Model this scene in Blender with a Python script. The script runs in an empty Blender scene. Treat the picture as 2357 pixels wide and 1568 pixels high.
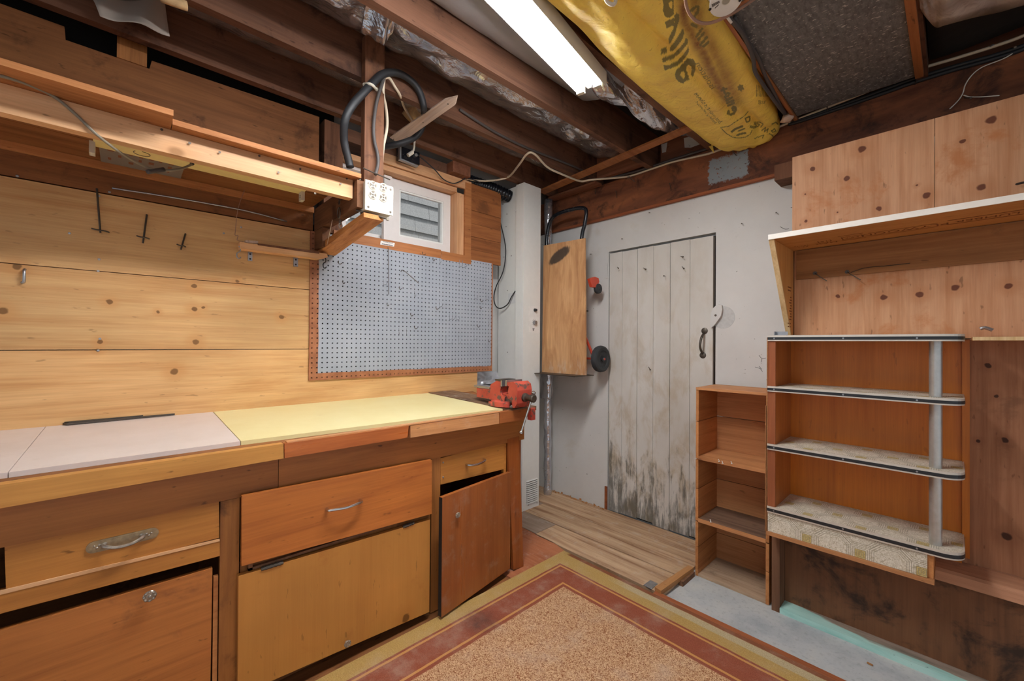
import bpy, bmesh, math, random
from mathutils import Vector, Matrix, noise as mnoise
from mathutils.bvhtree import BVHTree
R = random.Random(7)
S = bpy.context.scene
C = S.collection
rad = math.radians

# ------------------------------------------------------------------ camera, world, lights, exposure
YAW, PIT, ROL, FPX, CH = rad(46.91), rad(.397), rad(.419), 950.5, 1.2
cd = bpy.data.cameras.new('camera'); cam = bpy.data.objects.new('camera', cd); C.objects.link(cam)
CR = Matrix.Rotation(YAW, 3, 'Z') @ Matrix.Rotation(rad(90) + PIT, 3, 'X') @ Matrix.Rotation(ROL, 3, 'Z')
cam.matrix_world = Matrix.Translation((0, 0, CH)) @ CR.to_4x4()
cd.sensor_width = 36; cd.sensor_fit = 'HORIZONTAL'; cd.lens = FPX * 36 / 2357; cd.clip_start = .05
S.camera = cam
S.view_settings.view_transform = 'Standard'; S.view_settings.look = 'None'
S.view_settings.gamma = 1; S.view_settings.use_curve_mapping = False
S.view_settings.exposure = 0.88
W = bpy.data.worlds.new('world'); S.world = W; W.use_nodes = True
W.node_tree.nodes['Background'].inputs[0].default_value = (.86, .93, 1, 1)
W.node_tree.nodes['Background'].inputs[1].default_value = .36
def area(name, loc, sx, sy, power, rotz=0, col=(1, .96, .9)):
    d = bpy.data.lights.new(name, 'AREA'); d.shape = 'RECTANGLE'; d.size = sx; d.size_y = sy; d.energy = power; d.color = col
    o = bpy.data.objects.new(name, d); C.objects.link(o); o.location = loc; o.rotation_euler = (0, 0, rotz)
    return o
TUBE = 62.0
sl = bpy.data.lights.new('sun', 'SUN'); sl.energy = 1.6; sl.angle = .2; so_ = bpy.data.objects.new('sun', sl); C.objects.link(so_)
so_.rotation_euler = Vector((-.42, -.16, -.9)).to_track_quat('-Z', 'Y').to_euler()
area('fill_light', (.9, -.9, 2.3), 1.2, 1.2, 6)  # added soft fill from behind the camera, not a known fixture

# ------------------------------------------------------------------ helpers: geometry
def pp(px, py, ax, c):
    d = CR @ Vector(((px - 1178.5) / FPX, -(py - 784) / FPX, -1)); i = 'xyz'.index(ax); o = Vector((0, 0, CH))
    return o + d * ((c - o[i]) / d[i])
def ppn(px, py, p0, n):
    d = CR @ Vector(((px - 1178.5) / FPX, -(py - 784) / FPX, -1)); o = Vector((0, 0, CH)); n = Vector(n)
    return o + d * ((Vector(p0) - o).dot(n) / d.dot(n))
def pix(p):
    c = CR.transposed() @ (Vector(p) - Vector((0, 0, CH)))
    return 1178.5 - FPX * c.x / c.z, 784 + FPX * c.y / c.z
ORG = {}
def tag(o, label=None, cat=None, group=None, kind=None):
    if label: o['label'] = label
    if cat: o['category'] = cat
    if group: o['group'] = group
    if kind: o['kind'] = kind
    return o
def thing(name, label, cat, loc=(0, 0, 0), group=None):
    o = bpy.data.objects.new(name, None); C.objects.link(o); o.location = loc; o.empty_display_size = .05
    ORG[o] = Vector(loc)
    return tag(o, label, cat, group)
def M(name, bm, mat, parent=None, bev=0, smooth=False, loc=None):
    if bev:
        es = [e for e in bm.edges if len(e.link_faces) == 2 and e.calc_face_angle(0) > .5]
        bmesh.ops.bevel(bm, geom=es, offset=bev, segments=1, affect='EDGES', clamp_overlap=True)
    bmesh.ops.recalc_face_normals(bm, faces=bm.faces)
    return MM(name, bm, mat, parent, smooth, loc)
def MM(name, bm, mat, parent=None, smooth=False, loc=None):
    if parent is not None: org = ORG[parent]
    elif loc is not None: org = Vector(loc)
    else:
        xs = [v.co for v in bm.verts]
        org = Vector((sum(v.x for v in xs) / len(xs), sum(v.y for v in xs) / len(xs), min(v.z for v in xs)))
    for v in bm.verts: v.co -= org
    me = bpy.data.meshes.new(name); bm.to_mesh(me); bm.free()
    if smooth:
        for p in me.polygons: p.use_smooth = True
        if smooth != 'all':
            try: me.set_sharp_from_angle(angle=rad(35))
            except Exception: pass
    mats = mat if isinstance(mat, (list, tuple)) else [mat]
    for m in mats: me.materials.append(m)
    o = bpy.data.objects.new(name, me); C.objects.link(o)
    if parent is not None: o.parent = parent
    else: o.location = org
    ORG[o] = org
    return o
def B(): return bmesh.new()
def bx(bm, x0, x1, y0, y1, z0, z1):
    v = [bm.verts.new((x, y, z)) for x in (x0, x1) for y in (y0, y1) for z in (z0, z1)]
    for f in ((0, 1, 3, 2), (4, 6, 7, 5), (0, 4, 5, 1), (2, 3, 7, 6), (0, 2, 6, 4), (1, 5, 7, 3)): bm.faces.new([v[i] for i in f])
    return bm
def box(*a): return bx(B(), *a)
def prism(bm, pts, vec):
    vec = Vector(vec); a = [bm.verts.new(p) for p in pts]; b = [bm.verts.new(Vector(p) + vec) for p in pts]; n = len(a)
    bm.faces.new(a); bm.faces.new(b[::-1])
    for i in range(n): bm.faces.new((a[i], b[i], b[(i + 1) % n], a[(i + 1) % n]))
    return bm
AX = {'x': Vector((1, 0, 0)), 'y': Vector((0, 1, 0)), 'z': Vector((0, 0, 1))}
def slab(ax, c, px, depth, bm=None):
    return prism(bm or B(), [pp(x, y, ax, c) for x, y in px], AX[ax] * depth)
def catmull(p, k):
    p = [Vector(q) for q in p]
    if len(p) < 3 or k <= 1: return p
    out = []
    for i in range(len(p) - 1):
        a = p[max(i - 1, 0)]; b = p[i]; c = p[i + 1]; d = p[min(i + 2, len(p) - 1)]
        for j in range(k):
            t = j / k
            out.append(.5 * ((2 * b) + (c - a) * t + (2 * a - 5 * b + 4 * c - d) * t * t + (3 * b - a - 3 * c + d) * t ** 3))
    return out + [p[-1]]
def tube(bm, pts, r, seg=8, k=4, closed=False):
    p = catmull(pts, k); n = len(p); rings = []; up = None
    for i in range(n):
        t = (p[min(i + 1, n - 1)] - p[max(i - 1, 0)])
        if t.length < 1e-9: t = Vector((0, 0, 1))
        t.normalize()
        if up is None:
            up = t.orthogonal().normalized()
        up = (up - t * up.dot(t))
        up = up.normalized() if up.length > 1e-6 else t.orthogonal().normalized()
        w = t.cross(up); rr = r(i / (n - 1)) if callable(r) else r
        rings.append([bm.verts.new(p[i] + (up * math.cos(a) + w * math.sin(a)) * rr) for a in [2 * math.pi * j / seg for j in range(seg)]])
    for a, b in zip(rings, rings[1:]):
        for j in range(seg): bm.faces.new((a[j], a[(j + 1) % seg], b[(j + 1) % seg], b[j]))
    bm.faces.new(rings[0][::-1]); bm.faces.new(rings[-1])
    return bm
def lathe(bm, prof, o, axis, seg=20):
    o = Vector(o); axis = Vector(axis).normalized(); u = axis.orthogonal().normalized(); w = axis.cross(u); rings = []
    for r, h in prof:
        r = max(r, 1e-4)
        rings.append([bm.verts.new(o + axis * h + (u * math.cos(a) + w * math.sin(a)) * r) for a in [2 * math.pi * j / seg for j in range(seg)]])
    for a, b in zip(rings, rings[1:]):
        for j in range(seg): bm.faces.new((a[j], a[(j + 1) % seg], b[(j + 1) % seg], b[j]))
    bm.faces.new(rings[0][::-1]); bm.faces.new(rings[-1])
    return bm
def cyl(bm, a, b, r, seg=10):
    return tube(bm, [a, b], r, seg, 1)
def sheet(bm, f, nu, nv):
    g = [[bm.verts.new(f(i / nu, j / nv)) for j in range(nv + 1)] for i in range(nu + 1)]
    for i in range(nu):
        for j in range(nv): bm.faces.new((g[i][j], g[i + 1][j], g[i + 1][j + 1], g[i][j + 1]))
    return bm
def solid(o, t):
    m = o.modifiers.new('thickness', 'SOLIDIFY'); m.thickness = t; m.offset = 0
    return o
def copy_tree(o, parent=None):
    c = o.copy(); C.objects.link(c); ORG[c] = ORG[o]
    if parent is not None: c.parent = parent
    for ch in [x for x in C.objects if x.parent == o]: copy_tree(ch, c)
    return c
def text_bm(s, size, o, xdir, ydir, depth=.0004, align='CENTER'):
    cu = bpy.data.curves.new('lettering', 'FONT'); cu.body = s; cu.size = size; cu.align_x = align; cu.align_y = 'CENTER'; cu.resolution_u = 2
    ob = bpy.data.objects.new('lettering', cu); C.objects.link(ob); bpy.context.view_layer.update()
    me = bpy.data.meshes.new_from_object(ob.evaluated_get(bpy.context.evaluated_depsgraph_get()))
    bm = B(); bm.from_mesh(me); bpy.data.objects.remove(ob); bpy.data.curves.remove(cu); bpy.data.meshes.remove(me)
    o, x, y = Vector(o), Vector(xdir).normalized(), Vector(ydir).normalized()
    for v in bm.verts: v.co = o + x * v.co.x + y * v.co.y
    r = bmesh.ops.extrude_face_region(bm, geom=bm.faces[:]); n = x.cross(y) * depth
    for v in r['geom']:
        if isinstance(v, bmesh.types.BMVert): v.co += n
    return bm
def arc(c, r, a0, a1, n, ux, uy):
    return [Vector(c) + Vector(ux) * r * math.cos(a0 + (a1 - a0) * i / n) + Vector(uy) * r * math.sin(a0 + (a1 - a0) * i / n) for i in range(n + 1)]

# ------------------------------------------------------------------ helpers: materials
def srgb(r, g, b):
    f = lambda c: (c / 12.92 if c <= .04045 else ((c + .055) / 1.055) ** 2.4)
    return (f(r / 255), f(g / 255), f(b / 255), 1)
class N:
    def __init__(s, name):
        s.m = bpy.data.materials.new(name); s.m.use_nodes = True; s.t = s.m.node_tree; s.t.nodes.clear()
        s.out = s.t.nodes.new('ShaderNodeOutputMaterial'); s._co = None
    def node(s, t, **kw):
        n = s.t.nodes.new(t)
        for k, v in kw.items(): setattr(n, k, v)
        return n
    def put(s, i, v):
        if isinstance(v, bpy.types.NodeSocket): s.t.links.new(v, i)
        elif v is not None:
            if hasattr(i.default_value, '__len__') and not hasattr(v, '__len__'): v = (v,) * len(i.default_value)
            i.default_value = v if not hasattr(i.default_value, '__len__') else tuple(v)[:len(i.default_value)]
    def co(s):
        if s._co is None: s._co = s.node('ShaderNodeTexCoord').outputs['Object']
        return s._co
    def pos(s): return s.node('ShaderNodeNewGeometry').outputs['Position']
    def rnd(s): return s.node('ShaderNodeObjectInfo').outputs['Random']
    def math(s, op, a, b=None, c=None, clamp=False):
        n = s.node('ShaderNodeMath', operation=op, use_clamp=clamp)
        for i, v in enumerate((a, b, c)):
            if v is not None: s.put(n.inputs[i], v)
        return n.outputs[0]
    def vm(s, op, a, b=None, out=0):
        n = s.node('ShaderNodeVectorMath', operation=op)
        s.put(n.inputs[0], a)
        if b is not None: s.put(n.inputs[3] if op == 'SCALE' else n.inputs[1], b)
        return n.outputs['Value'] if op in ('LENGTH', 'DISTANCE', 'DOT_PRODUCT') else n.outputs[out]
    def sep(s, v):
        n = s.node('ShaderNodeSeparateXYZ'); s.put(n.inputs[0], v); return n.outputs
    def map(s, v, scale=(1, 1, 1), loc=(0, 0, 0), rot=(0, 0, 0)):
        n = s.node('ShaderNodeMapping'); s.put(n.inputs[0], v); s.put(n.inputs['Scale'], scale); s.put(n.inputs['Location'], loc); s.put(n.inputs['Rotation'], rot); return n.outputs[0]
    def noise(s, v, scale=5, detail=4, rough=.55, dist=0, col=False):
        n = s.node('ShaderNodeTexNoise'); s.put(n.inputs['Vector'], v); s.put(n.inputs['Scale'], scale); s.put(n.inputs['Detail'], detail)
        s.put(n.inputs['Roughness'], rough); s.put(n.inputs['Distortion'], dist); return n.outputs['Color' if col else 'Fac']
    def vor(s, v, scale=5, feature='F1', out='Distance', rnd=1):
        n = s.node('ShaderNodeTexVoronoi', feature=feature); s.put(n.inputs['Vector'], v); s.put(n.inputs['Scale'], scale); s.put(n.inputs['Randomness'], rnd); return n.outputs[out]
    def step(s, v, a, b):
        n = s.node('ShaderNodeMapRange', interpolation_type='SMOOTHSTEP'); s.put(n.inputs[0], v); s.put(n.inputs[1], a); s.put(n.inputs[2], b); return n.outputs[0]
    def rng(s, v, a, b, c, d):
        n = s.node('ShaderNodeMapRange'); s.put(n.inputs[0], v)
        for i, q in enumerate((a, b, c, d)): s.put(n.inputs[1 + i], q)
        return n.outputs[0]
    def ramp(s, f, stops):
        n = s.node('ShaderNodeValToRGB'); s.put(n.inputs[0], f); e = n.color_ramp.elements
        while len(e) < len(stops): e.new(.5)
        for q, (p, c) in zip(e, stops): q.position = p; q.color = c
        return n.outputs[0]
    def mix(s, f, a, b, blend='MIX'):
        n = s.node('ShaderNodeMix', data_type='RGBA', blend_type=blend); s.put(n.inputs[0], f)
        s.put(n.inputs[6], a); s.put(n.inputs[7], b); return n.outputs[2]
    def bump(s, h, strength=.3, dist=.002):
        n = s.node('ShaderNodeBump'); s.put(n.inputs['Height'], h); s.put(n.inputs['Strength'], strength); s.put(n.inputs['Distance'], dist); return n.outputs[0]
    def bsdf(s, col, rough=.5, metal=0, normal=None, spec=.5, **kw):
        n = s.node('ShaderNodeBsdfPrincipled'); s.put(n.inputs['Base Color'], col); s.put(n.inputs['Roughness'], rough); s.put(n.inputs['Metallic'], metal)
        s.put(n.inputs['Specular IOR Level'], spec)
        if normal is not None: s.put(n.inputs['Normal'], normal)
        for k, v in kw.items(): s.put(n.inputs[k], v)
        s.t.links.new(n.outputs[0], s.out.inputs[0]); return s.m
def plain(name, col, rough=.5, metal=0, var=.06, scale=30, spec=.5):
    n = N(name); f = n.noise(n.co(), scale, 4, .6)
    c = n.mix(n.rng(f, .3, .7, 0, 1), tuple(x * (1 - var) for x in col[:3]) + (1,), tuple(min(1, x * (1 + var)) for x in col[:3]) + (1,))
    return n.bsdf(c, n.rng(f, .3, .7, rough - .05, rough + .05), metal, n.bump(f, .08, .001), spec)
def NW(name):
    n = N(name); n._co = n.pos(); return n
# wood: grain along one axis, streaks, blotches, specks, optional scattered or placed knots
def wood(name, light, dark, ax='y', rough=.5, spec=.35, var=.35, knot=0, knots=(), speck=.4, ring=9, blotch=None, bl=0, dirt=0, spread=1, kr=.02, kcol=None, con=1.0):
    n = N(name); co = n.co(); r = n.rnd()
    off = n.node('ShaderNodeCombineXYZ'); rr = n.math('MULTIPLY', r, 37.0)
    for i in range(3): n.put(off.inputs[i], rr)
    cr = n.vm('ADD', co, off.outputs[0])
    sc = {'x': (.10, 1, 1), 'y': (1, .10, 1), 'z': (1, 1, .10)}[ax]; sf = {'x': (.03, 1, 1), 'y': (1, .03, 1), 'z': (1, 1, .03)}[ax]
    v = n.map(cr, sc)
    a = n.noise(v, ring * 1.7 * spread, 6, .62, .7); a = n.math('MULTIPLY_ADD', n.noise(n.map(cr, sf), 55, 3, .6), .35, n.math('MULTIPLY', a, .65)); fine = n.noise(n.map(cr, sf), 170, 3, .6); big = n.noise(cr, 2.2, 3, .5)
    c = n.ramp(a, [(.5 - .2 / con, dark), (.5, tuple(l * .62 + d * .38 for l, d in zip(light, dark))), (.5 + .2 / con, light)])
    c = n.mix(n.rng(fine, .3, .7, 0, .5 * min(1, con)), c, n.mix(1, c, (.72, .66, .6, 1), 'MULTIPLY'))
    bright = n.math('MULTIPLY_ADD', r, var, 1 - var / 2); bright = n.math('MULTIPLY', bright, n.rng(big, .3, .7, .86, 1.1))
    c = n.vm('SCALE', c, bright)
    if blotch:
        bm_ = n.step(n.noise(cr, 5.5, 6, .65, .4), .58 - bl * .15, .72 - bl * .1); c = n.mix(n.math('MULTIPLY', bm_, min(1, .4 + bl)), c, blotch)
    kc = kcol or tuple(d * .32 for d in dark[:3]) + (1,)
    if knot:
        kv = n.map(cr, {'x': (.7, 1, 1), 'y': (1, .7, 1), 'z': (1, 1, .7)}[ax]); d = n.vor(kv, knot); cell = n.sep(n.vor(kv, knot, out='Color'))[0]
        km = n.math('MULTIPLY', n.math('SUBTRACT', 1, n.step(d, .03, .085)), n.math('GREATER_THAN', cell, .55)); c = n.mix(km, c, kc)
        halo = n.math('MULTIPLY', n.math('SUBTRACT', 1, n.step(d, .06, .22)), n.math('GREATER_THAN', cell, .55)); c = n.mix(n.math('MULTIPLY', halo, .4), c, dark)
    if knots:
        wob = n.vm('SCALE', n.noise(n.pos(), 40, 2, .5, col=True), .012); cw = n.vm('ADD', n.pos(), wob); m = None; h = None
        for k in knots:
            d = n.vm('DISTANCE', cw, (k[0] + .006, k[1] + .006, k[2] + .006)); q = n.math('SUBTRACT', 1, n.step(d, k[3] * .6, k[3] * .95)); g = n.math('SUBTRACT', 1, n.step(d, k[3] * .9, k[3] * 3.6))
            m = q if m is None else n.math('MAXIMUM', m, q); h = g if h is None else n.math('MAXIMUM', h, g)
        c = n.mix(n.math('MULTIPLY', h, .45), c, dark); c = n.mix(n.math('MULTIPLY', m, .9), c, kc)
    if speck:
        sp = n.step(n.noise(n.map(cr, tuple(.3 if q < 1 else 1 for q in sc)), 62, 2, .5), .685, .76); c = n.mix(n.math('MULTIPLY', sp, speck), c, tuple(x * .25 for x in dark[:3]) + (1,))
    if dirt:
        dm = n.step(n.noise(cr, 14, 5, .7), .52, .75); c = n.mix(n.math('MULTIPLY', dm, dirt), c, (.62, .58, .53, 1))
    h = n.math('ADD', n.math('MULTIPLY', fine, .5), a)
    return n.bsdf(c, n.rng(a, .3, .7, rough + .08, rough - .06), 0, n.bump(h, .25, .0015), spec)

# ------------------------------------------------------------------ materials
K = {}
def wk(px, py, r, ax='x', c=-2.255):
    p = pp(px, py, ax, c); return (p.x, p.y, p.z, r)
K['plank'] = wood('plank_wood', srgb(232, 190, 134), srgb(196, 138, 82), 'y', .55, .25, .10, ring=7, speck=.4,
    knots=[wk(447, 712, .013), wk(447, 659, .013), wk(252, 695, .012), wk(402, 856, .017), wk(451, 788, .015), wk(7, 716, .016), wk(648, 730, .013), wk(40, 614, .014), wk(546, 647, .010), wk(230, 787, .010), wk(363, 719, .008), wk(225, 806, .008), wk(468, 708, .008)])
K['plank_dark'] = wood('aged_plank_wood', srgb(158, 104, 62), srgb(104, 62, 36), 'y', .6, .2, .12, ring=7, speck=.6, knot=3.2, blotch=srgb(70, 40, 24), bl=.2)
K['shiplap'] = wood('shiplap_wood', srgb(176, 112, 66), srgb(120, 70, 40), 'y', .55, .2, .3, ring=8, speck=.7, knot=7, blotch=srgb(70, 42, 30), bl=.1)
K['joist'] = wood('joist_wood', srgb(128, 90, 70), srgb(80, 57, 46), 'y', .65, .15, .2, ring=8, speck=.6, knot=4, blotch=srgb(60, 42, 36), bl=.4)
K['joist_x'] = wood('blocking_wood', srgb(150, 100, 76), srgb(104, 64, 46), 'x', .65, .15, .2, ring=8, speck=.5)
K['block'] = wood('block_wood', srgb(182, 122, 70), srgb(120, 76, 44), 'z', .6, .2, .3)
K['post'] = wood('post_wood', srgb(136, 94, 70), srgb(84, 56, 42), 'z', .65, .15, .15, ring=8, blotch=srgb(52, 36, 30), bl=.4)
K['arm'] = wood('arm_wood', srgb(134, 94, 66), srgb(84, 56, 40), 'x', .65, .15, .2, blotch=srgb(60, 40, 32), bl=.3)
K['arm_fir'] = wood('fir_wood', srgb(216, 152, 92), srgb(140, 82, 42), 'x', .55, .2, .1, ring=16, spread=1.3)
K['lumber'] = wood('pale_lumber', srgb(238, 194, 150), srgb(206, 150, 100), 'y', .55, .25, .12, ring=9, knot=4, speck=.6)
K['shelf_board'] = wood('shelf_board_wood', srgb(196, 134, 84), srgb(140, 88, 50), 'y', .55, .2, .2, ring=9, speck=.7)
K['ledger'] = wood('ledger_wood', srgb(214, 148, 92), srgb(166, 104, 60), 'y', .55, .2, .1)
K['brace'] = wood('brace_wood', srgb(232, 208, 188), srgb(196, 164, 142), 'x', .6, .2, .1)
K['trim_wood'] = wood('window_trim_wood', srgb(186, 122, 74), srgb(136, 82, 46), 'y', .5, .3, .3, ring=9, speck=.6, knot=5)
K['jamb'] = wood('jamb_wood', srgb(226, 178, 134), srgb(190, 134, 92), 'z', .5, .3, .1)
K['jamb_y'] = wood('jamb_head_wood', srgb(226, 178, 134), srgb(190, 134, 92), 'y', .5, .3, .1)
K['edge_a'] = wood('edge_board_yellow', srgb(214, 156, 80), srgb(182, 118, 52), 'y', .32, .5, .06, ring=8, speck=.7)
K['edge_b'] = wood('edge_board_red', srgb(196, 112, 56), srgb(152, 76, 34), 'y', .3, .5, .06, ring=14, speck=.4)
K['edge_c'] = wood('edge_board_pale', srgb(222, 164, 112), srgb(188, 124, 76), 'y', .45, .4, .06, ring=9, speck=.6, dirt=.2)
K['edge_d'] = wood('edge_board_brown', srgb(176, 104, 56), srgb(140, 78, 40), 'y', .4, .4, .05)
K['rail_a'] = wood('apron_wood', srgb(188, 122, 62), srgb(142, 84, 40), 'y', .35, .5, .1, ring=7, speck=.7)
K['stile'] = wood('stile_wood', srgb(178, 118, 62), srgb(128, 78, 40), 'z', .4, .4, .15, blotch=srgb(74, 46, 30), bl=.25)
K['drawer_a'] = wood('drawer_front_gold', srgb(204, 140, 68), srgb(168, 104, 46), 'y', .33, .5, .06, ring=6, speck=.7)
K['drawer_b'] = wood('drawer_front_red', srgb(206, 126, 60), srgb(156, 84, 38), 'y', .33, .5, .05, ring=8, speck=.4)
K['door_a'] = wood('door_panel_left', srgb(200, 128, 66), srgb(146, 84, 42), 'y', .35, .5, .06, ring=6, speck=.8, blotch=srgb(104, 62, 44), bl=.15)
K['door_b'] = wood('door_panel_gold', srgb(206, 146, 74), srgb(178, 114, 52), 'z', .4, .4, .05, ring=5, speck=.4, con=.4, blotch=srgb(168, 100, 50), bl=.05, knots=[wk(934, 1423, .022, 'x', -1.56)])
K['door_c'] = wood('door_panel_dark', srgb(178, 104, 52), srgb(122, 66, 32), 'z', .3, .5, .05, ring=5, speck=.3, dirt=.13, con=.7)
K['post_c'] = wood('end_panel_wood', srgb(172, 96, 44), srgb(122, 64, 30), 'z', .32, .5, .05, ring=5, dirt=.12)
K['bench_plank'] = wood('bench_plank_dirty', srgb(150, 120, 96), srgb(96, 70, 52), 'x', .75, .15, .1, blotch=srgb(60, 46, 40), bl=.3, dirt=.4)
K['plywood'] = wood('plywood_vertical', srgb(232, 182, 142), srgb(190, 128, 84), 'z', .55, .25, .04, ring=7, spread=1.6, speck=.5, kcol=srgb(98, 50, 34), blotch=srgb(190, 118, 66), bl=.35, con=.8,
    knots=[wk(1870, 389, .014, 'y', 2.358), wk(1949, 411, .015, 'y', 2.358), wk(1985, 343, .017, 'y', 2.358), wk(2133, 450, .015, 'y', 2.358), wk(2258, 431, .016, 'y', 2.358), wk(2281, 276, .017, 'y', 2.358), wk(2216, 325, .010, 'y', 2.358), wk(2023, 480, .012, 'y', 2.358), wk(1855, 509, .009, 'y', 2.358), wk(2056, 295, .006, 'y', 2.358), wk(2111, 427, .005, 'y', 2.358), wk(1853, 446, .005, 'y', 2.358), wk(1927, 489, .005, 'y', 2.358),
           wk(1928, 683, .010, 'y', 2.358), wk(2035, 685, .014, 'y', 2.358), wk(2117, 678, .015, 'y', 2.358), wk(2199, 662, .015, 'y', 2.358), wk(2322, 659, .014, 'y', 2.358)])
K['plywood_low'] = wood('plywood_weathered', srgb(186, 132, 98), srgb(138, 90, 64), 'z', .6, .2, .04, ring=6, spread=1.2, speck=.4, blotch=srgb(120, 84, 62), bl=.2, kcol=srgb(58, 34, 26), knots=[wk(2274, 842, .011, 'y', 2.358), wk(2292, 912, .008, 'y', 2.358), wk(2313, 1013, .011, 'y', 2.358), wk(2317, 1235, .016, 'y', 2.358), wk(2252, 1015, .008, 'y', 2.358)])
K['plywood_dark'] = wood('plywood_stained', srgb(144, 98, 66), srgb(88, 60, 44), 'z', .55, .25, .05, ring=6, con=.7, blotch=srgb(52, 40, 34), bl=.5, kcol=srgb(30, 20, 16))
K['valance'] = wood('valance_plywood', srgb(176, 124, 76), srgb(128, 84, 46), 'x', .55, .25, .05, ring=6, blotch=srgb(70, 56, 40), bl=.15, knot=6)
K['canopy'] = wood('canopy_plywood', srgb(214, 154, 90), srgb(176, 114, 58), 'x', .5, .3, .05, ring=7)
K['canopy_side'] = wood('canopy_side_wood', srgb(222, 166, 98), srgb(184, 122, 64), 'z', .5, .3, .05, ring=7)
K['ply_edge'] = wood('raw_edge_wood', srgb(232, 206, 160), srgb(196, 160, 110), 'z', .6, .2, .05, ring=12)
K['unit'] = wood('unit_orange_wood', srgb(216, 128, 36), srgb(178, 94, 20), 'z', .38, .45, .06, ring=5, knot=2.2, speck=.25)
K['unit_side'] = wood('unit_side_wood', srgb(188, 112, 52), srgb(146, 78, 34), 'z', .4, .4, .06, ring=6, knot=5)
K['unit_red'] = wood('unit_edge_wood', srgb(166, 98, 62), srgb(128, 70, 42), 'z', .5, .3, .06)
K['crate'] = wood('crate_wood', srgb(212, 148, 92), srgb(156, 96, 54), 'y', .55, .25, .25, ring=7, knot=6, speck=.4)
K['crate_x'] = wood('crate_wood_cross', srgb(214, 154, 104), srgb(160, 102, 62), 'x', .55, .25, .25, ring=7, knot=6, speck=.4)
K['crate_dirty'] = wood('crate_board_stained', srgb(132, 104, 84), srgb(82, 62, 52), 'x', .7, .15, .05, blotch=srgb(64, 48, 42), bl=.25)
K['crate_grey'] = wood('crate_bottom_worn', srgb(196, 170, 144), srgb(140, 108, 82), 'x', .7, .15, .05, blotch=srgb(110, 90, 74), bl=.15)
K['stud'] = wood('stud_wood', srgb(142, 104, 78), srgb(96, 66, 50), 'z', .65, .15, .15, ring=9)
K['ledge'] = wood('ledge_wood', srgb(206, 154, 122), srgb(164, 112, 84), 'x', .6, .2, .05, ring=10, blotch=srgb(120, 82, 66), bl=.1)
K['floorboard'] = wood('floor_plywood', srgb(216, 184, 150), srgb(152, 112, 82), 'x', .65, .2, .12, ring=6, spread=1.2, dirt=.3, speck=.5, con=1.4)
K['floorboard_grey'] = wood('floor_board_grey', srgb(190, 168, 150), srgb(144, 122, 106), 'x', .7, .15, .06, dirt=.3)
K['floorboard_red'] = wood('floor_board_red', srgb(190, 122, 86), srgb(158, 90, 58), 'x', .6, .2, .06, dirt=.35)
K['strip'] = wood('threshold_wood', srgb(176, 104, 66), srgb(130, 72, 44), 'x', .6, .2, .06, ring=10)
K['batten'] = wood('batten_wood', srgb(206, 150, 96), srgb(160, 106, 62), 'y', .55, .2, .06)
K['black'] = plain('black_rubber', srgb(34, 35, 38), .55)
K['black_gloss'] = plain('black_enamel', srgb(22, 24, 30), .25)
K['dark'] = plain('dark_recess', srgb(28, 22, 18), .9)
K['rubber'] = plain('tyre_rubber', srgb(52, 54, 56), .75)
K['steel'] = plain('zinc_steel', srgb(170, 172, 176), .38, .9, .12)
K['dark_steel'] = plain('aged_steel', srgb(96, 88, 80), .5, .8, .2)
K['chrome'] = plain('chrome', srgb(206, 204, 200), .22, 1, .06)
K['bronze'] = plain('antique_bronze', srgb(158, 140, 112), .4, .55, .3, 60)
K['pewter'] = plain('pewter', srgb(164, 154, 142), .35, .7, .3, 90)
K['white_metal'] = plain('white_enamel', srgb(226, 226, 222), .4, 0, .02)
K['vinyl'] = plain('white_vinyl', srgb(222, 216, 212), .45, 0, .02)
K['cream'] = plain('cream_enamel', srgb(226, 208, 142), .45, 0, .08, 20)
K['ivory'] = plain('ivory_plastic', srgb(206, 200, 184), .45, 0, .06, 40)
K['beige_cable'] = plain('beige_cable', srgb(206, 190, 166), .5)
K['grey_cable'] = plain('grey_cable', srgb(132, 124, 108), .6)
K['white_cable'] = plain('white_cable', srgb(224, 218, 206), .5)
K['tan_cable'] = plain('tan_cable', srgb(160, 124, 104), .5)
K['char_cable'] = plain('charcoal_cable', srgb(74, 68, 66), .6)
K['red_frame'] = plain('orange_red_enamel', srgb(206, 76, 52), .4)
K['paper'] = plain('grey_paper', srgb(176, 164, 152), .85, 0, .06, 6)
K['paper_black'] = plain('black_building_paper', srgb(30, 27, 26), .8)
K['bare_plaster'] = plain('bare_plaster', srgb(196, 196, 194), .8, 0, .1, 60)
K['card'] = plain('dark_card', srgb(120, 108, 98), .8)
K['label'] = plain('label_paper', srgb(232, 230, 226), .7)
K['pale_label'] = plain('pale_label', srgb(214, 214, 214), .5)
K['ink'] = plain('black_ink', srgb(36, 34, 36), .8)
K['brown_ink'] = plain('brown_stamp_ink', srgb(120, 68, 34), .8)
K['white_edge'] = plain('white_painted_edge', srgb(238, 232, 222), .55, 0, .05, 18)
K['wadding'] = plain('insulation_foam', srgb(196, 164, 120), .9, 0, .2, 40)
K['trim_black'] = plain('black_trim_strip', srgb(34, 36, 40), .4)
K['trim_white'] = plain('aluminium_trim', srgb(216, 208, 196), .4, .35, .05)
K['pole'] = plain('aluminium_pole', srgb(186, 186, 184), .35, .7, .08, 60)
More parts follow.
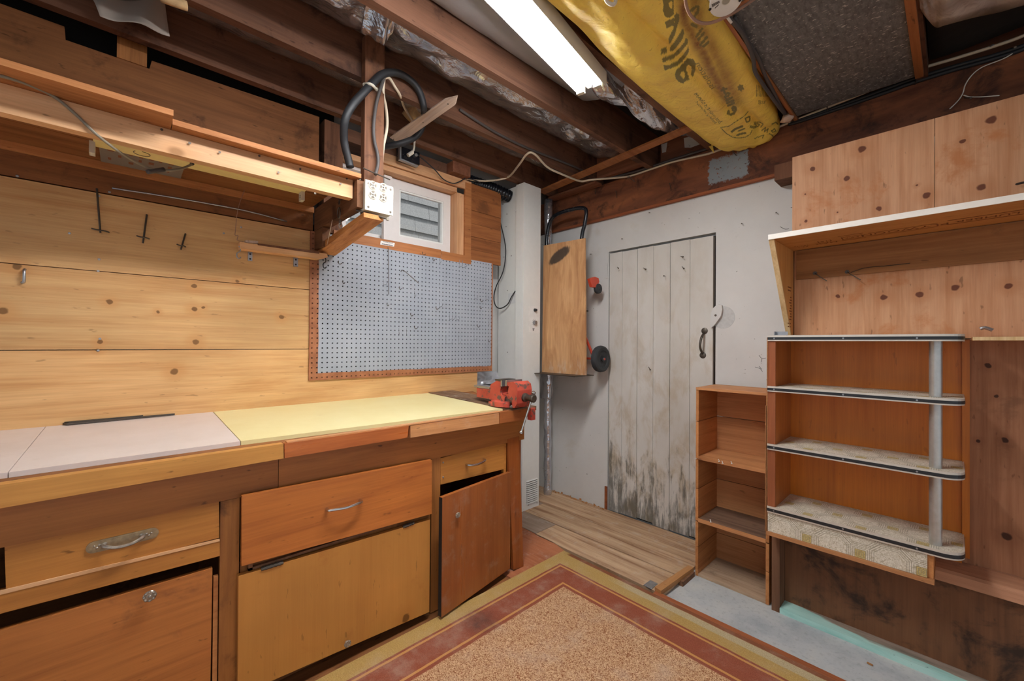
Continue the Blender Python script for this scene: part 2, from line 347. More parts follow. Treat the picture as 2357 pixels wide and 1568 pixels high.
def mk():
    # white plaster wall: paint with specks, faint yellow stains, mould low down
    n = NW('white_wall_paint'); co = n.co(); f = n.noise(co, 2.2, 5, .6); g = n.noise(co, 60, 3, .6)
    c = n.ramp(f, [(.25, srgb(206, 204, 200)), (.75, srgb(222, 221, 218))])
    yl = n.step(n.noise(co, 4.5, 5, .7, .3), .56, .78); c = n.mix(n.math('MULTIPLY', yl, .35), c, srgb(196, 186, 160))
    sp = n.step(n.noise(co, 44, 2, .5), .72, .76); c = n.mix(n.math('MULTIPLY', sp, .6), c, srgb(120, 112, 100))
    d = n.step(n.noise(co, 8, 6, .7), .62, .8); c = n.mix(n.math('MULTIPLY', d, .25), c, srgb(150, 142, 128))
    K['wall'] = n.bsdf(c, .6, 0, n.bump(n.math('ADD', f, n.math('MULTIPLY', g, .25)), .35, .006), .3)
    # board door: white paint over vertical boards, black mildew streaks growing up from the foot
    n = NW('white_door_paint'); co = n.co(); X, Y, Z = n.sep(co)
    st = n.noise(n.map(co, (1, 1, .12)), 52, 6, .7, .5); bl = n.noise(n.map(co, (1, 1, .45)), 9, 5, .65, .4); g = n.noise(n.map(co, (1, 1, .05)), 130, 3, .6)
    c = n.ramp(n.noise(n.map(co, (1, 1, .4)), 3, 4, .6), [(.25, srgb(196, 190, 180)), (.7, srgb(220, 217, 211))])
    tan = n.math('MULTIPLY', n.step(bl, .44, .66), n.rng(Z, 0, 1.7, .95, .15)); c = n.mix(tan, c, srgb(180, 162, 134))
    low = n.math('ADD', n.rng(Z, .0, 1.05, .17, -.15), n.rng(X, -1.70, -1.5, .05, 0)); mould = n.step(n.math('ADD', n.math('ADD', n.math('MULTIPLY', st, .55), n.math('MULTIPLY', bl, .45)), low), .56, .70)
    c = n.mix(n.math('MULTIPLY', mould, .72), c, srgb(66, 68, 66))
    K['doorpaint'] = n.bsdf(c, .6, 0, n.bump(g, .3, .002), .3)
    # concrete
    n = NW('concrete'); co = n.co(); a = n.noise(co, 3, 6, .65); b = n.noise(co, 55, 4, .7)
    c = n.ramp(a, [(.3, srgb(150, 156, 160)), (.5, srgb(186, 188, 188)), (.72, srgb(206, 203, 196))]); c = n.mix(n.math('MULTIPLY', n.step(b, .5, .72), .3), c, srgb(120, 120, 118))
    K['concrete'] = n.bsdf(c, .8, 0, n.bump(b, .3, .002), .2)
    # header beam over the white wall with black stains and one blue-grey paint patch
    n = NW('beam_wood'); co = n.co(); X, Y, Z = n.sep(co)
    a = n.noise(n.map(co, (.25, 1, 1)), 9, 5, .6, .8); b = n.noise(co, 7, 6, .7, .4); v = n.noise(n.map(co, (1, 1, .3)), 7, 4, .6)
    c = n.ramp(a, [(.3, srgb(92, 54, 38)), (.5, srgb(124, 76, 52)), (.72, srgb(152, 94, 60))])
    c = n.mix(n.math('MULTIPLY', n.step(b, .48, .66), .75), c, srgb(48, 36, 32)); c = n.mix(n.math('MULTIPLY', n.step(v, .58, .72), .4), c, srgb(60, 42, 40))
    wob = n.math('MULTIPLY', n.math('SUBTRACT', n.noise(co, 45, 3, .7), .5), .05); xx = n.math('ADD', X, wob); zz = n.math('ADD', Z, wob)
    q = n.math('MULTIPLY', n.math('MULTIPLY', n.step(xx, -1.006, -.998), n.step(xx, -.784, -.792)), n.math('MULTIPLY', n.step(zz, 2.150, 2.165), n.step(zz, 2.31, 2.295)))
    q = n.math('MULTIPLY', q, n.step(n.noise(co, 60, 3, .6), .68, .6)); c = n.mix(n.math('MULTIPLY', q, .92), c, srgb(138, 148, 154))
    K['beam'] = n.bsdf(c, .65, 0, n.bump(n.math('ADD', a, b), .3, .003), .2)
    # foil facing of insulation
    for nm, c0, c1, ro, me_ in (('foil', srgb(226, 226, 230), srgb(176, 176, 184), .17, .78), ('foil_dull', srgb(200, 201, 206), srgb(168, 170, 178), .36, .7), ('foil_dark', srgb(226, 220, 216), srgb(176, 168, 164), .2, .35)):
        n = NW(nm); co = n.co(); a = n.noise(co, 7, 3, .5, .8); b = n.noise(n.map(co, (1, .35, 1)), 16, 2, .5, 2.5)
        K[nm] = n.bsdf(n.ramp(a, [(.3, c1), (.65, c0)]), ro, me_, n.bump(n.math('ADD', a, b), .3, .02), .5)
    n = NW('grey_sheeting'); co = n.co(); a = n.noise(n.map(co, (1, .3, 1)), 6, 4, .6)
    K['grey_sheet'] = n.bsdf(n.ramp(a, [(.3, srgb(138, 140, 146)), (.7, srgb(166, 167, 170))]), .45, .25, n.bump(a, .3, .01), .5)
    # speckled charcoal fibre board
    n = NW('speckled_board'); co = n.co(); a = n.noise(n.map(co, (1, .35, 1)), 95, 3, .6); s = n.step(n.noise(n.map(co, (.5, 1, 1), rot=(0, 0, .9)), 120, 2, .55), .62, .68)
    c = n.mix(n.rng(a, .3, .7, 0, 1), srgb(80, 80, 80), srgb(116, 116, 116)); c = n.mix(n.math('MULTIPLY', s, .6), c, srgb(206, 202, 194))
    K['speckle'] = n.bsdf(c, .6, 0, n.bump(a, .15, .001), .4)
    # pegboard hardboard: brown border left bare around the painted field
    n = NW('pegboard_face'); co = n.co(); X, Y, Z = n.sep(co); w = n.math('MULTIPLY', n.math('SUBTRACT', n.noise(co, 9, 3, .6), .5), .010)
    yy = n.math('ADD', Y, w); zz = n.math('ADD', Z, w)
    m = n.math('MULTIPLY', n.math('MULTIPLY', n.step(yy, .724, .730), n.step(yy, 1.899, 1.894)), n.step(zz, 1.036, 1.042))
    c = n.mix(m, n.ramp(n.noise(co, 20, 4, .6), [(.3, srgb(140, 88, 58)), (.7, srgb(172, 112, 76))]), n.ramp(n.noise(co, 5, 4, .6), [(.3, srgb(150, 156, 166)), (.7, srgb(163, 168, 177))]))
    K['pegboard'] = n.bsdf(c, .45, 0, None, .4)
    # laminates
    for nm, c0, c1 in (('lam_white', srgb(232, 220, 214), srgb(222, 208, 200)), ('lam_yellow', srgb(240, 230, 176), srgb(234, 220, 158))):
        n = NW(nm); co = n.co(); a = n.noise(co, 4, 5, .65); s = n.step(n.noise(n.map(co, (1, .25, 1)), 36, 3, .6), .68, .78)
        c = n.ramp(a, [(.3, c1), (.7, c0)]); c = n.mix(n.math('MULTIPLY', s, .35), c, srgb(172, 140, 104)); K[nm] = n.bsdf(c, .38, 0, None, .45)
    # octagon patterned vinyl
    n = NW('octagon_vinyl'); co = n.co(); X, Y, Z = n.sep(co); s = 8.2
    for key, U, V in (('vinyl_flat', X, Y), ('vinyl_front', X, Z)):
        if key == 'vinyl_front':
            n = NW('octagon_vinyl_front'); co = n.co(); X, Y, Z = n.sep(co); U, V = X, Z
        fr = lambda q, o: n.math('ABSOLUTE', n.math('SUBTRACT', n.math('FRACT', n.math('MULTIPLY_ADD', q, s, o)), .5))
        ru, rv = n.math('MULTIPLY', n.math('ADD', U, V), .7071), n.math('MULTIPLY', n.math('SUBTRACT', V, U), .7071); a, b = fr(ru, 100.18), fr(rv, 100.30); dg = n.math('MULTIPLY', n.math('ADD', a, b), .735); d = n.math('MAXIMUM', n.math('MAXIMUM', a, b), dg)
        t = n.math('MULTIPLY', n.math('PINGPONG', d, .026), 38.0); line = n.math('MULTIPLY', n.step(t, .55, .8), n.step(d, .345, .36))
        fl = n.noise(co, 130, 4, .7, 1.5); base = n.ramp(fl, [(.38, srgb(176, 164, 138)), (.5, srgb(212, 204, 186)), (.62, srgb(228, 222, 208))])
        gold = n.ramp(fl, [(.4, srgb(170, 146, 84)), (.6, srgb(206, 188, 130))])
        c = n.mix(n.step(dg, .585, .60), base, gold); c = n.mix(n.math('MULTIPLY', line, .75), c, srgb(140, 132, 112))
        K[key] = n.bsdf(c, .5, 0, None, .35)
    # rug: field, tan and red border lines, yellow edge (object coordinates = world)
    n = NW('rug_pile'); co = n.co(); X, Y, Z = n.sep(co)
    w = n.math('MULTIPLY', n.math('SUBTRACT', n.noise(co, 7, 3, .6), .5), .008)
    dl = n.math('ADD', n.math('SUBTRACT', X, -1.53), w); dt = n.math('ADD', n.math('SUBTRACT', 1.803, Y), w); d = n.math('MINIMUM', dl, dt)
    v = n.noise(co, 120, 2, .5, 2.6); field = n.ramp(v, [(.42, srgb(148, 94, 62)), (.5, srgb(206, 162, 122)), (.6, srgb(226, 188, 150))])
    big = n.noise(co, 3, 4, .6); field = n.mix(n.math('MULTIPLY', n.step(big, .45, .75), .25), field, srgb(206, 178, 154))
    pile = n.noise(co, 260, 2, .6)
    red = n.mix(n.rng(pile, .3, .7, 0, 1), srgb(138, 74, 56), srgb(162, 94, 72)); yel = n.mix(n.rng(pile, .3, .7, 0, 1), srgb(172, 138, 80), srgb(202, 168, 106)); tan = srgb(204, 148, 88)
    band = lambda a, b: n.math('MULTIPLY', n.step(d, a - .002, a), n.step(d, b + .002, b))
    c = n.mix(n.step(d, .224, .229), red, field); c = n.mix(n.step(d, .076, .072), c, yel)
    for a, b in ((.086, .095), (.200, .209)): c = n.mix(band(a, b), c, tan)
    grey = n.mix(n.rng(pile, .3, .7, 0, 1), srgb(176, 160, 128), srgb(208, 196, 168))
    stripe = n.math('MULTIPLY', n.math('MULTIPLY', n.step(dt, .020, .014), n.step(dt, -.028, -.022)), n.step(X, -1.25, -1.0)); c = n.mix(n.math('MULTIPLY', stripe, .75), c, grey)
    br = n.math('MULTIPLY', n.step(dt, -.022, -.028), n.step(X, -1.50, -1.47)); dots = n.step(n.vor(n.map(co, (1, 1.4, 1)), 34, rnd=.1), .24, .2); c = n.mix(br, c, n.mix(dots, srgb(140, 88, 62), srgb(206, 164, 124)))
    dust = n.step(n.noise(co, 6, 6, .7), .45, .8); c = n.mix(n.math('MULTIPLY', dust, .36), c, srgb(206, 186, 168))
    sm = n.vm('DISTANCE', co, (-1.38, 1.12, .012)); c = n.mix(n.math('MULTIPLY', n.math('MULTIPLY', n.step(sm, .11, .02), n.noise(co, 30, 3, .6)), .9), c, srgb(74, 60, 58))
    K['rug'] = n.bsdf(c, .95, 0, n.bump(n.math('ADD', v, pile), .8, .004), .05)
    # green painted sill, paint worn off along the back further along
    n = NW('mint_paint'); co = n.co(); X, Y, Z = n.sep(co); a = n.noise(n.map(co, (.2, 1, 1)), 22, 5, .65)
    worn = n.step(n.math('ADD', n.math('ADD', n.math('MULTIPLY', n.math('SUBTRACT', Y, 2.235), 14), n.math('MULTIPLY', n.math('MINIMUM', n.math('ADD', X, .36), .12), 3.2)), n.math('MULTIPLY', n.math('SUBTRACT', a, .5), 1.1)), .02, .22)
    c = n.ramp(a, [(.3, srgb(150, 200, 190)), (.55, srgb(178, 218, 208)), (.8, srgb(196, 224, 216))]); chip = n.step(n.noise(co, 60, 3, .6), .66, .72)
    c = n.mix(n.math('MULTIPLY', chip, n.math('MULTIPLY', n.step(Y, 2.20, 2.19), .8)), c, srgb(70, 110, 104)); c = n.mix(n.math('MULTIPLY', worn, .92), c, n.ramp(a, [(.3, srgb(104, 84, 72)), (.7, srgb(176, 150, 132))]))
    K['mint'] = n.bsdf(c, .55, 0, n.bump(a, .2, .002), .3)
    # plywood sheet of the hand truck with a dark smudge near the top
    n = NW('truck_plywood'); co = n.co(); X, Y, Z = n.sep(co); a = n.noise(n.map(co, (1, 1, .22)), 13, 5, .6, 1.2); g = n.noise(n.map(co, (1, 1, .04)), 150, 3, .6)
    c = n.ramp(a, [(.3, srgb(178, 128, 86)), (.7, srgb(216, 170, 122))]); c = n.mix(n.rng(g, .35, .7, 0, .5), c, n.mix(1, c, (.7, .62, .55, 1), 'MULTIPLY'))
    p0 = pp(1285, 588, 'y', 2.30); u = n.math('SUBTRACT', X, p0.x); v = n.math('SUBTRACT', Z, p0.z); ra = .42
    e1 = n.math('MULTIPLY', n.math('ADD', n.math('MULTIPLY', u, math.cos(ra)), n.math('MULTIPLY', v, math.sin(ra))), 1 / .105); e2 = n.math('MULTIPLY', n.math('SUBTRACT', n.math('MULTIPLY', v, math.cos(ra)), n.math('MULTIPLY', u, math.sin(ra))), 1 / .042)
    e = n.math('ADD', n.math('SQRT', n.math('ADD', n.math('MULTIPLY', e1, e1), n.math('MULTIPLY', e2, e2))), n.math('MULTIPLY', n.math('SUBTRACT', n.noise(n.map(co, (1, 1, .3)), 60, 3, .7), .5), .5))
    c = n.mix(n.math('MULTIPLY', n.step(e, 1.15, .8), .9), c, srgb(50, 48, 46)); low = n.math('MULTIPLY', n.step(Z, 1.12, 1.0), n.step(n.noise(n.map(co, (1, 1, .3)), 30, 4, .7), .5, .65)); c = n.mix(n.math('MULTIPLY', low, .5), c, srgb(202, 186, 168))
    K['truck_ply'] = n.bsdf(c, .6, 0, n.bump(g, .2, .001), .25)
    # red vise casting with chipped paint
    n = NW('vise_red'); co = n.co(); a = n.noise(co, 26, 5, .7, .3); c = n.mix(n.step(a, .53, .60), n.ramp(n.noise(co, 9, 3, .6), [(.3, srgb(168, 58, 44)), (.7, srgb(196, 84, 66))]), srgb(92, 76, 70))
    K['vise'] = n.bsdf(c, .45, 0, n.bump(a, .2, .002), .5)
    # yellow plastic sack, printed ink stored on the surface, grime along the middle
    n = NW('yellow_sack_plastic'); co = n.co(); at = n.node('ShaderNodeAttribute', attribute_name='ink').outputs['Fac']; gr = n.node('ShaderNodeAttribute', attribute_name='grime').outputs['Fac']
    a = n.noise(co, 10, 4, .6); c = n.ramp(a, [(.3, srgb(236, 198, 92)), (.7, srgb(246, 218, 96))])
    c = n.mix(n.math('MULTIPLY', gr, n.rng(n.noise(co, 24, 5, .7), .3, .65, .6, 1)), c, srgb(128, 78, 34)); sp = n.step(n.noise(co, 120, 2, .5), .66, .74); c = n.mix(n.math('MULTIPLY', sp, .35), c, srgb(136, 92, 46))
    c = n.mix(n.math('MULTIPLY', at, .92), c, srgb(112, 104, 56)); K['sack'] = n.bsdf(c, .5, 0, n.bump(n.noise(co, 16, 4, .6, .8), .35, .02), .5)
    # emitting tubes, window glass, shingles
    n = NW('lit_tube'); e = n.node('ShaderNodeEmission'); e.inputs[0].default_value = (.98, .985, 1, 1); e.inputs[1].default_value = TUBE; n.t.links.new(e.outputs[0], n.out.inputs[0]); K['tube'] = n.m
    n = NW('window_glass'); tr = n.node('ShaderNodeBsdfTransparent'); gl = n.node('ShaderNodeBsdfGlossy'); gl.inputs['Roughness'].default_value = .02; mx = n.node('ShaderNodeMixShader'); fr = n.node('ShaderNodeFresnel'); fr.inputs[0].default_value = 1.45
    n.t.links.new(fr.outputs[0], mx.inputs[0]); n.t.links.new(tr.outputs[0], mx.inputs[1]); n.t.links.new(gl.outputs[0], mx.inputs[2]); n.t.links.new(mx.outputs[0], n.out.inputs[0]); K['glass'] = n.m
    n = NW('grey_shingle'); co = n.co(); a = n.noise(co, 90, 4, .7); K['shingle'] = n.bsdf(n.ramp(a, [(.3, srgb(150, 150, 148)), (.7, srgb(188, 187, 184))]), .9, 0, None, .1)
mk()

# ------------------------------------------------------------------ the setting
O0 = (0, 0, 0)
def struct(name, bm, mat, parent=None, bev=0):
    o = M(name, bm, mat, parent, bev, loc=None if parent is not None else O0)
    if parent is None: o['kind'] = 'structure'
    return o
floor = struct('floor', box(-2.6, 2.2, -2.7, 2.6, -.12, -.02), K['concrete'])
M('floor_panel', box(-1.535, 2.1, -2.6, 1.852, -.02, -.001), K['floorboard'], floor)
M('floor_panel', box(-2.3, -1.537, -2.6, 1.448, -.02, -.006), K['plank_dark'], floor)  # dark board stands in for the shade under the cabinet doors
# floor boards in the corner by the heater
fl = lambda *p: [pp(x, y, 'z', 0) for x, y in p]
M('seam_dark_sheet', box(-2.42, -.96, 1.45, 2.56, -.0200, -.0192), K['dark'], floor)  # dark sheet added so the seams between the boards look shaded
def fboard(pts, mat):
    return M('plank', prism(B(), [Vector((x, y, 0)) for x, y in pts], (0, 0, -.019)), mat, floor, .002)
fboard([(-2.42, 2.309), (-.955, 2.309), (-.955, 2.562), (-2.42, 2.562)], K['floorboard'])
fboard([(-2.1, 2.100), (-.957, 2.112), (-.957, 2.302), (-2.1, 2.302)], K['floorboard'])
fboard([(-1.80, 1.893), (-.957, 1.893), (-.957, 2.104), (-1.80, 2.092)], K['floorboard'])
fboard([(-2.42, 1.905), (-1.805, 1.905), (-1.803, 2.095), (-2.42, 2.095)], K['floorboard_grey'])
fboard([(-2.42, 2.098), (-2.103, 2.098), (-2.103, 2.302), (-2.42, 2.302)], K['floorboard_grey'])
fboard([(-2.3, 1.45), (-1.50, 1.45), (-1.535, 1.868), (-1.655, 1.900), (-2.3, 1.900)], K['floorboard_red'])
M('threshold', box(-.985, 2.1, 1.856, 1.888, -.02, .006), K['strip'], floor, .003)
M('batten', prism(B(), [(-.990, 1.888, 0), (-.955, 1.880, 0), (-.938, 2.205, 0), (-.968, 2.205, 0)], (0, 0, .022)), K['batten'], floor, .003)
M('batten', box(-.952, -.930, 2.06, 2.20, -.02, .004), K['stud'], floor, .003)
pl = M('corner_plate', prism(B(), fl((1481, 1348), (1497, 1337), (1514, 1345), (1499, 1358)), (0, 0, .003)), K['steel'], floor)
bm = B()
for q in ((1487, 1348), (1498, 1341), (1499, 1353), (1507, 1346)):
    lathe(bm, [(.004, 0), (.003, .002)], pp(*q, 'z', .003), (0, 0, 1), 8)
M('screw', bm, K['steel'], pl)['kind'] = 'stuff'

# left wall: foundation with the window opening, clad in boards
bm = B()
for a in ((-2.7, .83, -.1, 2.6), (1.675, 2.75, -.1, 2.6), (.83, 1.675, -.1, 1.775), (.83, 1.675, 2.235, 2.6)): bx(bm, -2.6, -2.42, *a)
wall_left = struct('wall_left', bm, K['wall'])
def wboard(y0, y1, z0, z1, mat, x=-2.255, t=.022):
    return M('plank', box(x - t, x, y0, y1, z0, z1), mat, wall_left, .0018)
for z0, z1 in ((.30, .555), (.558, .857), (.860, 1.1615), (1.1645, 1.4655)): wboard(-2.6, 1.782, z0, z1, K['plank'])
wboard(-2.6, 1.70, 1.4685, 1.7685, K['plank'])
wboard(-2.6, .70, 1.774, 2.072, K['plank_dark'], -2.258)
M('plank', prism(B(), [(-2.258, y, z) for y, z in ((-2.6, 2.076), (.725, 2.076), (.725, 2.373), (.067, 2.355), (.060, 2.318), (-.175, 2.318), (-.178, 2.366), (-2.6, 2.366))], (-.02, 0, 0)), K['plank_dark'], wall_left, .002)
M('dark_gap_backing', box(-2.40, -2.385, -2.6, .845, 1.75, 2.59), K['dark'], wall_left)  # black sheet added to paint the gaps above the boards as deep shade
M('stud', box(-2.34, -2.257, .752, .848, 1.78, 2.372), K['post'], wall_left, .002)
M('block', box(-2.30, -2.252, -.037, .052, 2.318, 2.402), K['block'], wall_left, .002)
# narrow boards right of the window
zs = [1.752, 1.842, 1.932, 2.022, 2.112, 2.202, 2.296]
for i in range(6):
    wboard(1.713, 1.992, zs[i] + .001 + (0.014 if i == 0 else 0), zs[i + 1] - .001, K['shiplap'], -2.256 - (i % 2) * .002)
M('header', box(-2.42, -2.262, .85, 1.70, 2.300, 2.37), K['joist'], wall_left, .003)
M('foil_facing', sheet(B(), lambda u, v: Vector((-2.30 - .05 * v + .022 * mnoise.noise(Vector((u * 7, v * 7, 8))), 1.785 + .26 * u, .905 + .085 * v)), 22, 10), K['foil_dull'], wall_left, smooth='all')
M('ledge', box(-2.40, -2.262, 1.785, 2.05, .862, .905), K['black'], wall_left, .003)

# window
win = struct('window_1', box(-2.345, -2.262, 1.604, 1.664, 1.79, 2.205), K['jamb'])
M('jamb', box(-2.345, -2.262, .85, 1.604, 2.205, 2.236), K['jamb_y'], win, .002)
M('jamb', box(-2.345, -2.262, .85, 1.604, 1.765, 1.79), K['jamb_y'], win, .002)
M('casing', box(-2.262, -2.246, 1.660, 1.712, 1.765, 2.285), K['trim_wood'], win, .002)
M('casing', box(-2.262, -2.247, 1.03, 1.712, 2.238, 2.298), K['jamb_y'], win, .002)
M('sill_board', box(-2.262, -2.243, .80, 1.47, 1.742, 1.796), K['trim_wood'], win, .002)
M('sill_board', box(-2.262, -2.244, 1.472, 1.713, 1.736, 1.790), K['trim_wood'], win, .002)
def frame(bm, y0, y1, z0, z1, x0, x1, w):
    for a in ((y0, y1, z0, z0 + w), (y0, y1, z1 - w, z1), (y0, y0 + w, z0 + w, z1 - w), (y1 - w, y1, z0 + w, z1 - w)): bx(bm, x0, x1, *a)
    return bm
M('frame', frame(B(), .855, 1.602, 1.795, 2.203, -2.42, -2.335, .018), K['vinyl'], win, .0015)
sa = M('sash', frame(B(), 1.17, 1.596, 1.805, 2.196, -2.365, -2.33, .052), K['vinyl'], win, .002)
M('glazing_bead', frame(B(), 1.222, 1.545, 1.857, 2.145, -2.355, -2.334, .010), K['white_metal'], sa, .001)
M('pane', box(-2.352, -2.348, 1.228, 1.54, 1.862, 2.14), K['glass'], sa)
sa = M('sash', frame(B(), .868, 1.20, 1.805, 2.196, -2.405, -2.372, .045), K['vinyl'], win, .002)
M('pane', box(-2.392, -2.388, .915, 1.15, 1.852, 2.148), K['glass'], sa)
M('meeting_rail', box(-2.345, -2.315, 1.115, 1.165, 1.80, 2.2), K['vinyl'], win, .002)
M('latch', box(-2.315, -2.305, 1.128, 1.142, 1.93, 1.985), K['ivory'], win, .002)

# white wall with the door opening, header beam on top
bm = B()
for a in ((-2.6, -1.716, -.1, 2.116), (-.968, 2.2, -.1, 2.116), (-1.716, -.968, 1.872, 2.116), (-1.716, -.968, -.1, -.02)): bx(bm, a[0], a[1], 2.565, 2.72, a[2], a[3])
wall_back = struct('wall_back', bm, K['wall'])
def nail(o, d, L=.035, r=.0016, hd=.0035, parent=None, mat='dark_steel'):
    o = Vector(o); d = Vector(d).normalized(); b = B(); tube(b, [o - d * .004, o + d * L * .5, o + d * L], r, 6, 1); lathe(b, [(hd, 0), (hd, .0012)], o + d * L, d, 8)
    return M('nail', b, K[mat], parent)
for q in ((1497, 490), (1709, 515), (1434, 550), (1362, 585), (1788, 490)): nail(pp(*q, 'y', 2.565), (.1, -1, -.2), .02, parent=wall_back)
nail(pp(1838, 478, 'y', 2.565), (-.5, -1, -.1), .05, .0012, .002, wall_back)
# cracks where the paint flakes
bm = B()
for pts in (((1747, 818), (1754, 826), (1763, 824)), ((1754, 826), (1752, 834)), ((1738, 845), (1750, 849), (1755, 856)), ((1747, 843), (1753, 850)), ((1796, 522), (1808, 528), (1816, 526))):
    tube(bm, [pp(x, y, 'y', 2.565) for x, y in pts], .0011, 5, 2)
M('paint_crack', bm, K['dark'], wall_back)['kind'] = 'stuff'
bm = B()
for i in range(90):
    x = -2.24 + .52 * R.random(); p = Vector((x, 2.562 - .03 * R.random(), -.01 + .012 * R.random())); s = .004 + .010 * R.random()
    prism(bm, [p + Vector((s * R.uniform(-1, 1), s * .4 * R.uniform(-1, 1), 0)) for _ in range(3)], (0, R.uniform(-.004, .004), s * R.uniform(.4, 1.4)))
MM('fallen_plaster', bm, K['batten'], wall_back)['kind'] = 'stuff'
# door
door = struct('door_1', box(-1.714, -.970, 2.615, 2.63, -.015, 1.866), K['dark'])
dx = [-1.708, -1.602, -1.484, -1.366, -1.250, -1.122, -.982]
for i in range(6):
    M('board', box(dx[i] + .0012, dx[i + 1] - .0012, 2.566 - .0015 * (i % 2), 2.594, .002 + .006 * (i % 3), 1.858 - .003 * (i % 2)), K['doorpaint'], door, .0025)
M('hinge', box(-1.738, -1.722, 2.558, 2.566, 1.682, 1.790), K['wall'], door, .002)
M('hinge', box(-1.735, -1.716, 2.556, 2.566, -.01, .165), K['strip'], door, .003)
for q, d in (((1421, 615), (.9, -1, -.5)), ((1481, 617), (1.2, -1, -.6)), ((1567, 590), (.9, -1, -.4)), ((1570, 614), (.8, -1, -.6)), ((1531, 636), (.3, -1, -.1)), ((1493, 845), (.9, -1, -.5))):
    nail(pp(*q, 'y', 2.566), d, .045, .002, .005, door)
bm = B()
for c in ((1622, 762), (1618, 818)):
    lathe(bm, [(.020, 0), (.019, .004), (.010, .008)], pp(*c, 'y', 2.566), (0, -1, 0), 16)
tube(bm, [pp(1620, 768, 'y', 2.562), pp(1615, 776, 'y', 2.525), pp(1612, 790, 'y', 2.515), pp(1612, 802, 'y', 2.52), pp(1617, 814, 'y', 2.562)], .007, 8, 4)
M('pull_handle', bm, K['dark_steel'], door, smooth=True)
t = thing('turn_button', 'white painted wooden turn button screwed beside the plank door', 'latch', tuple(pp(1647, 727, 'y', 2.564)))
M('button', slab('y', 2.545, [(1634, 751), (1635, 735), (1636.5, 722), (1641.6, 709), (1652, 700), (1661, 703), (1662, 712), (1659.5, 727), (1647, 745), (1638, 754)], .018), K['wall'], t, .003)
b = B(); lathe(b, [(.007, 0), (.006, .003), (.002, .004)], pp(1647, 726, 'y', 2.545), (0, -1, 0), 10); M('screw', b, K['dark_steel'], t)
b = B(); lathe(b, [(.066, 0), (.066, .0012)], pp(1664, 731, 'y', 2.5648), (0, -1, 0), 28)
tag(M('worn_patch', b, K['bare_plaster'], wall_back), 'bare grey plaster scraped in a disc by the turn button')

# ceiling: subfloor deck, joists, beam, blocking
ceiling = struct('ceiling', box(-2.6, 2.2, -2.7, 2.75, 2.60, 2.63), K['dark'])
for x in (-2.19, -1.825, -1.395, -1.01, -.585, -.112, .33, .74, 1.15, 1.56, 1.97):
    M('joist', box(x, x + .038, -2.65, 2.60, 2.37, 2.60), K['joist'], ceiling, .002)
M('beam', box(-2.6, 2.2, 2.545, 2.70, 2.120, 2.368), K['beam'], ceiling, .004)
M('rim_board', box(-2.6, 2.2, 2.66, 2.70, 2.37, 2.60), K['joist_x'], ceiling)
M('beam_lip', box(-2.26, -.6, 2.534, 2.56, 2.108, 2.122), K['strip'], ceiling, .003)
for x0, x1 in ((-2.15, -1.83), (-1.78, -1.40)):
    M('blocking', box(x0, x1, 2.50, 2.54, 2.40, 2.60), K['joist_x'], ceiling, .002)
M('blocking', box(-2.42, -2.19, 1.52, 1.66, 2.30, 2.37), K['joist_x'], ceiling, .004)
p = [pp(*q, 'z', 2.358) for q in ((1240, 441), (1582, 292), (1596, 297), (1250, 447))]
M('ledger_strip', prism(B(), [p[0], p[1], p[2] + Vector((0, .012, 0)), p[3] + Vector((0, .012, 0))], (0, 0, .012)), K['trim_wood'], ceiling, .002)
M('cover_strip', box(-2.2, -1.75, 2.44, 2.52, 2.352, 2.368), K['joist_x'], ceiling, .003)
M('brown_board', box(-1.34, -1.02, 2.606, 2.62, 2.37, 2.56), K['joist_x'], ceiling)
for pts in (((1492, 345), (1512, 338), (1505, 360), (1492, 372)), ((1522, 333), (1536, 328), (1533, 350), (1524, 352)), ((1574, 318), (1602, 312), (1612, 332), (1590, 340), (1576, 340))): M('old_paint_patch', slab('y', 2.606, pts, -.001), K['wall'], ceiling)
M('block', box(-.632, -.545, 2.44, 2.56, 2.05, 2.13), K['post'], ceiling, .004)
for q, d in (((1460, 418), (-.6, -1, .9)), ((1420, 455), (.4, -1, .9)), ((1370, 447), (.8, -1, .5)), ((1695, 358), (-.5, -1, .9)), ((1600, 352), (-.8, -1, .4)), ((1545, 438), (.2, -1, .9)), ((1905, 262), (.1, -1, .6)), ((2106, 195), (.2, -1, .3)), ((2220, 225), (.4, -1, -.6)), ((2330, 110), (.1, -1, -.5)), ((1952, 222), (.1, -1, -.6))):
    nail(pp(*q, 'y', 2.545), d, .05, .0022, .004, ceiling)

# right wall: framed partition faced with plywood
bm = B()
for x in (-.535, .05, .62, 1.25, 1.9): bx(bm, x, x + .04, 2.372, 2.56, .36, 2.10)
wall_right = struct('wall_right', bm, K['stud'])
PY = 2.358
M('plywood_panel', box(-.535, -.052, PY, 2.37, 1.67, 2.114), K['plywood'], wall_right, .001)
M('plywood_panel', box(-.0505, 1.2, PY, 2.37, 1.67, 2.114), K['plywood'], wall_right, .001)
M('plywood_panel', box(-.525, 1.2, PY, 2.37, 1.232, 1.668), K['plywood'], wall_right, .001)
M('plywood_panel', box(-.525, 1.2, PY, 2.37, .372, 1.230), K['plywood_low'], wall_right, .001)
M('valance_board', box(-.515, 1.2, PY - .012, PY - .001, 1.515, 1.652), K['valance'], wall_right, .001)
M('plywood_panel', box(-.54, 1.2, 2.270, 2.284, .004, .345), K['plywood_dark'], wall_right, .001)
M('ledge', prism(B(), [(-.57, 2.238, .322), (-.57, 2.238, .358), (-.57, 2.250, .366), (-.57, 2.357, .372), (-.57, 2.357, .322)], (2.0, 0, 0)), K['ledge'], wall_right, .002)
M('stud', box(-.573, -.541, 2.188, 2.275, -.02, .322), K['stud'], wall_right, .002)
M('sill', box(-.5405, 1.2, 2.186, 2.272, -.02, .004), K['mint'], wall_right, .002)
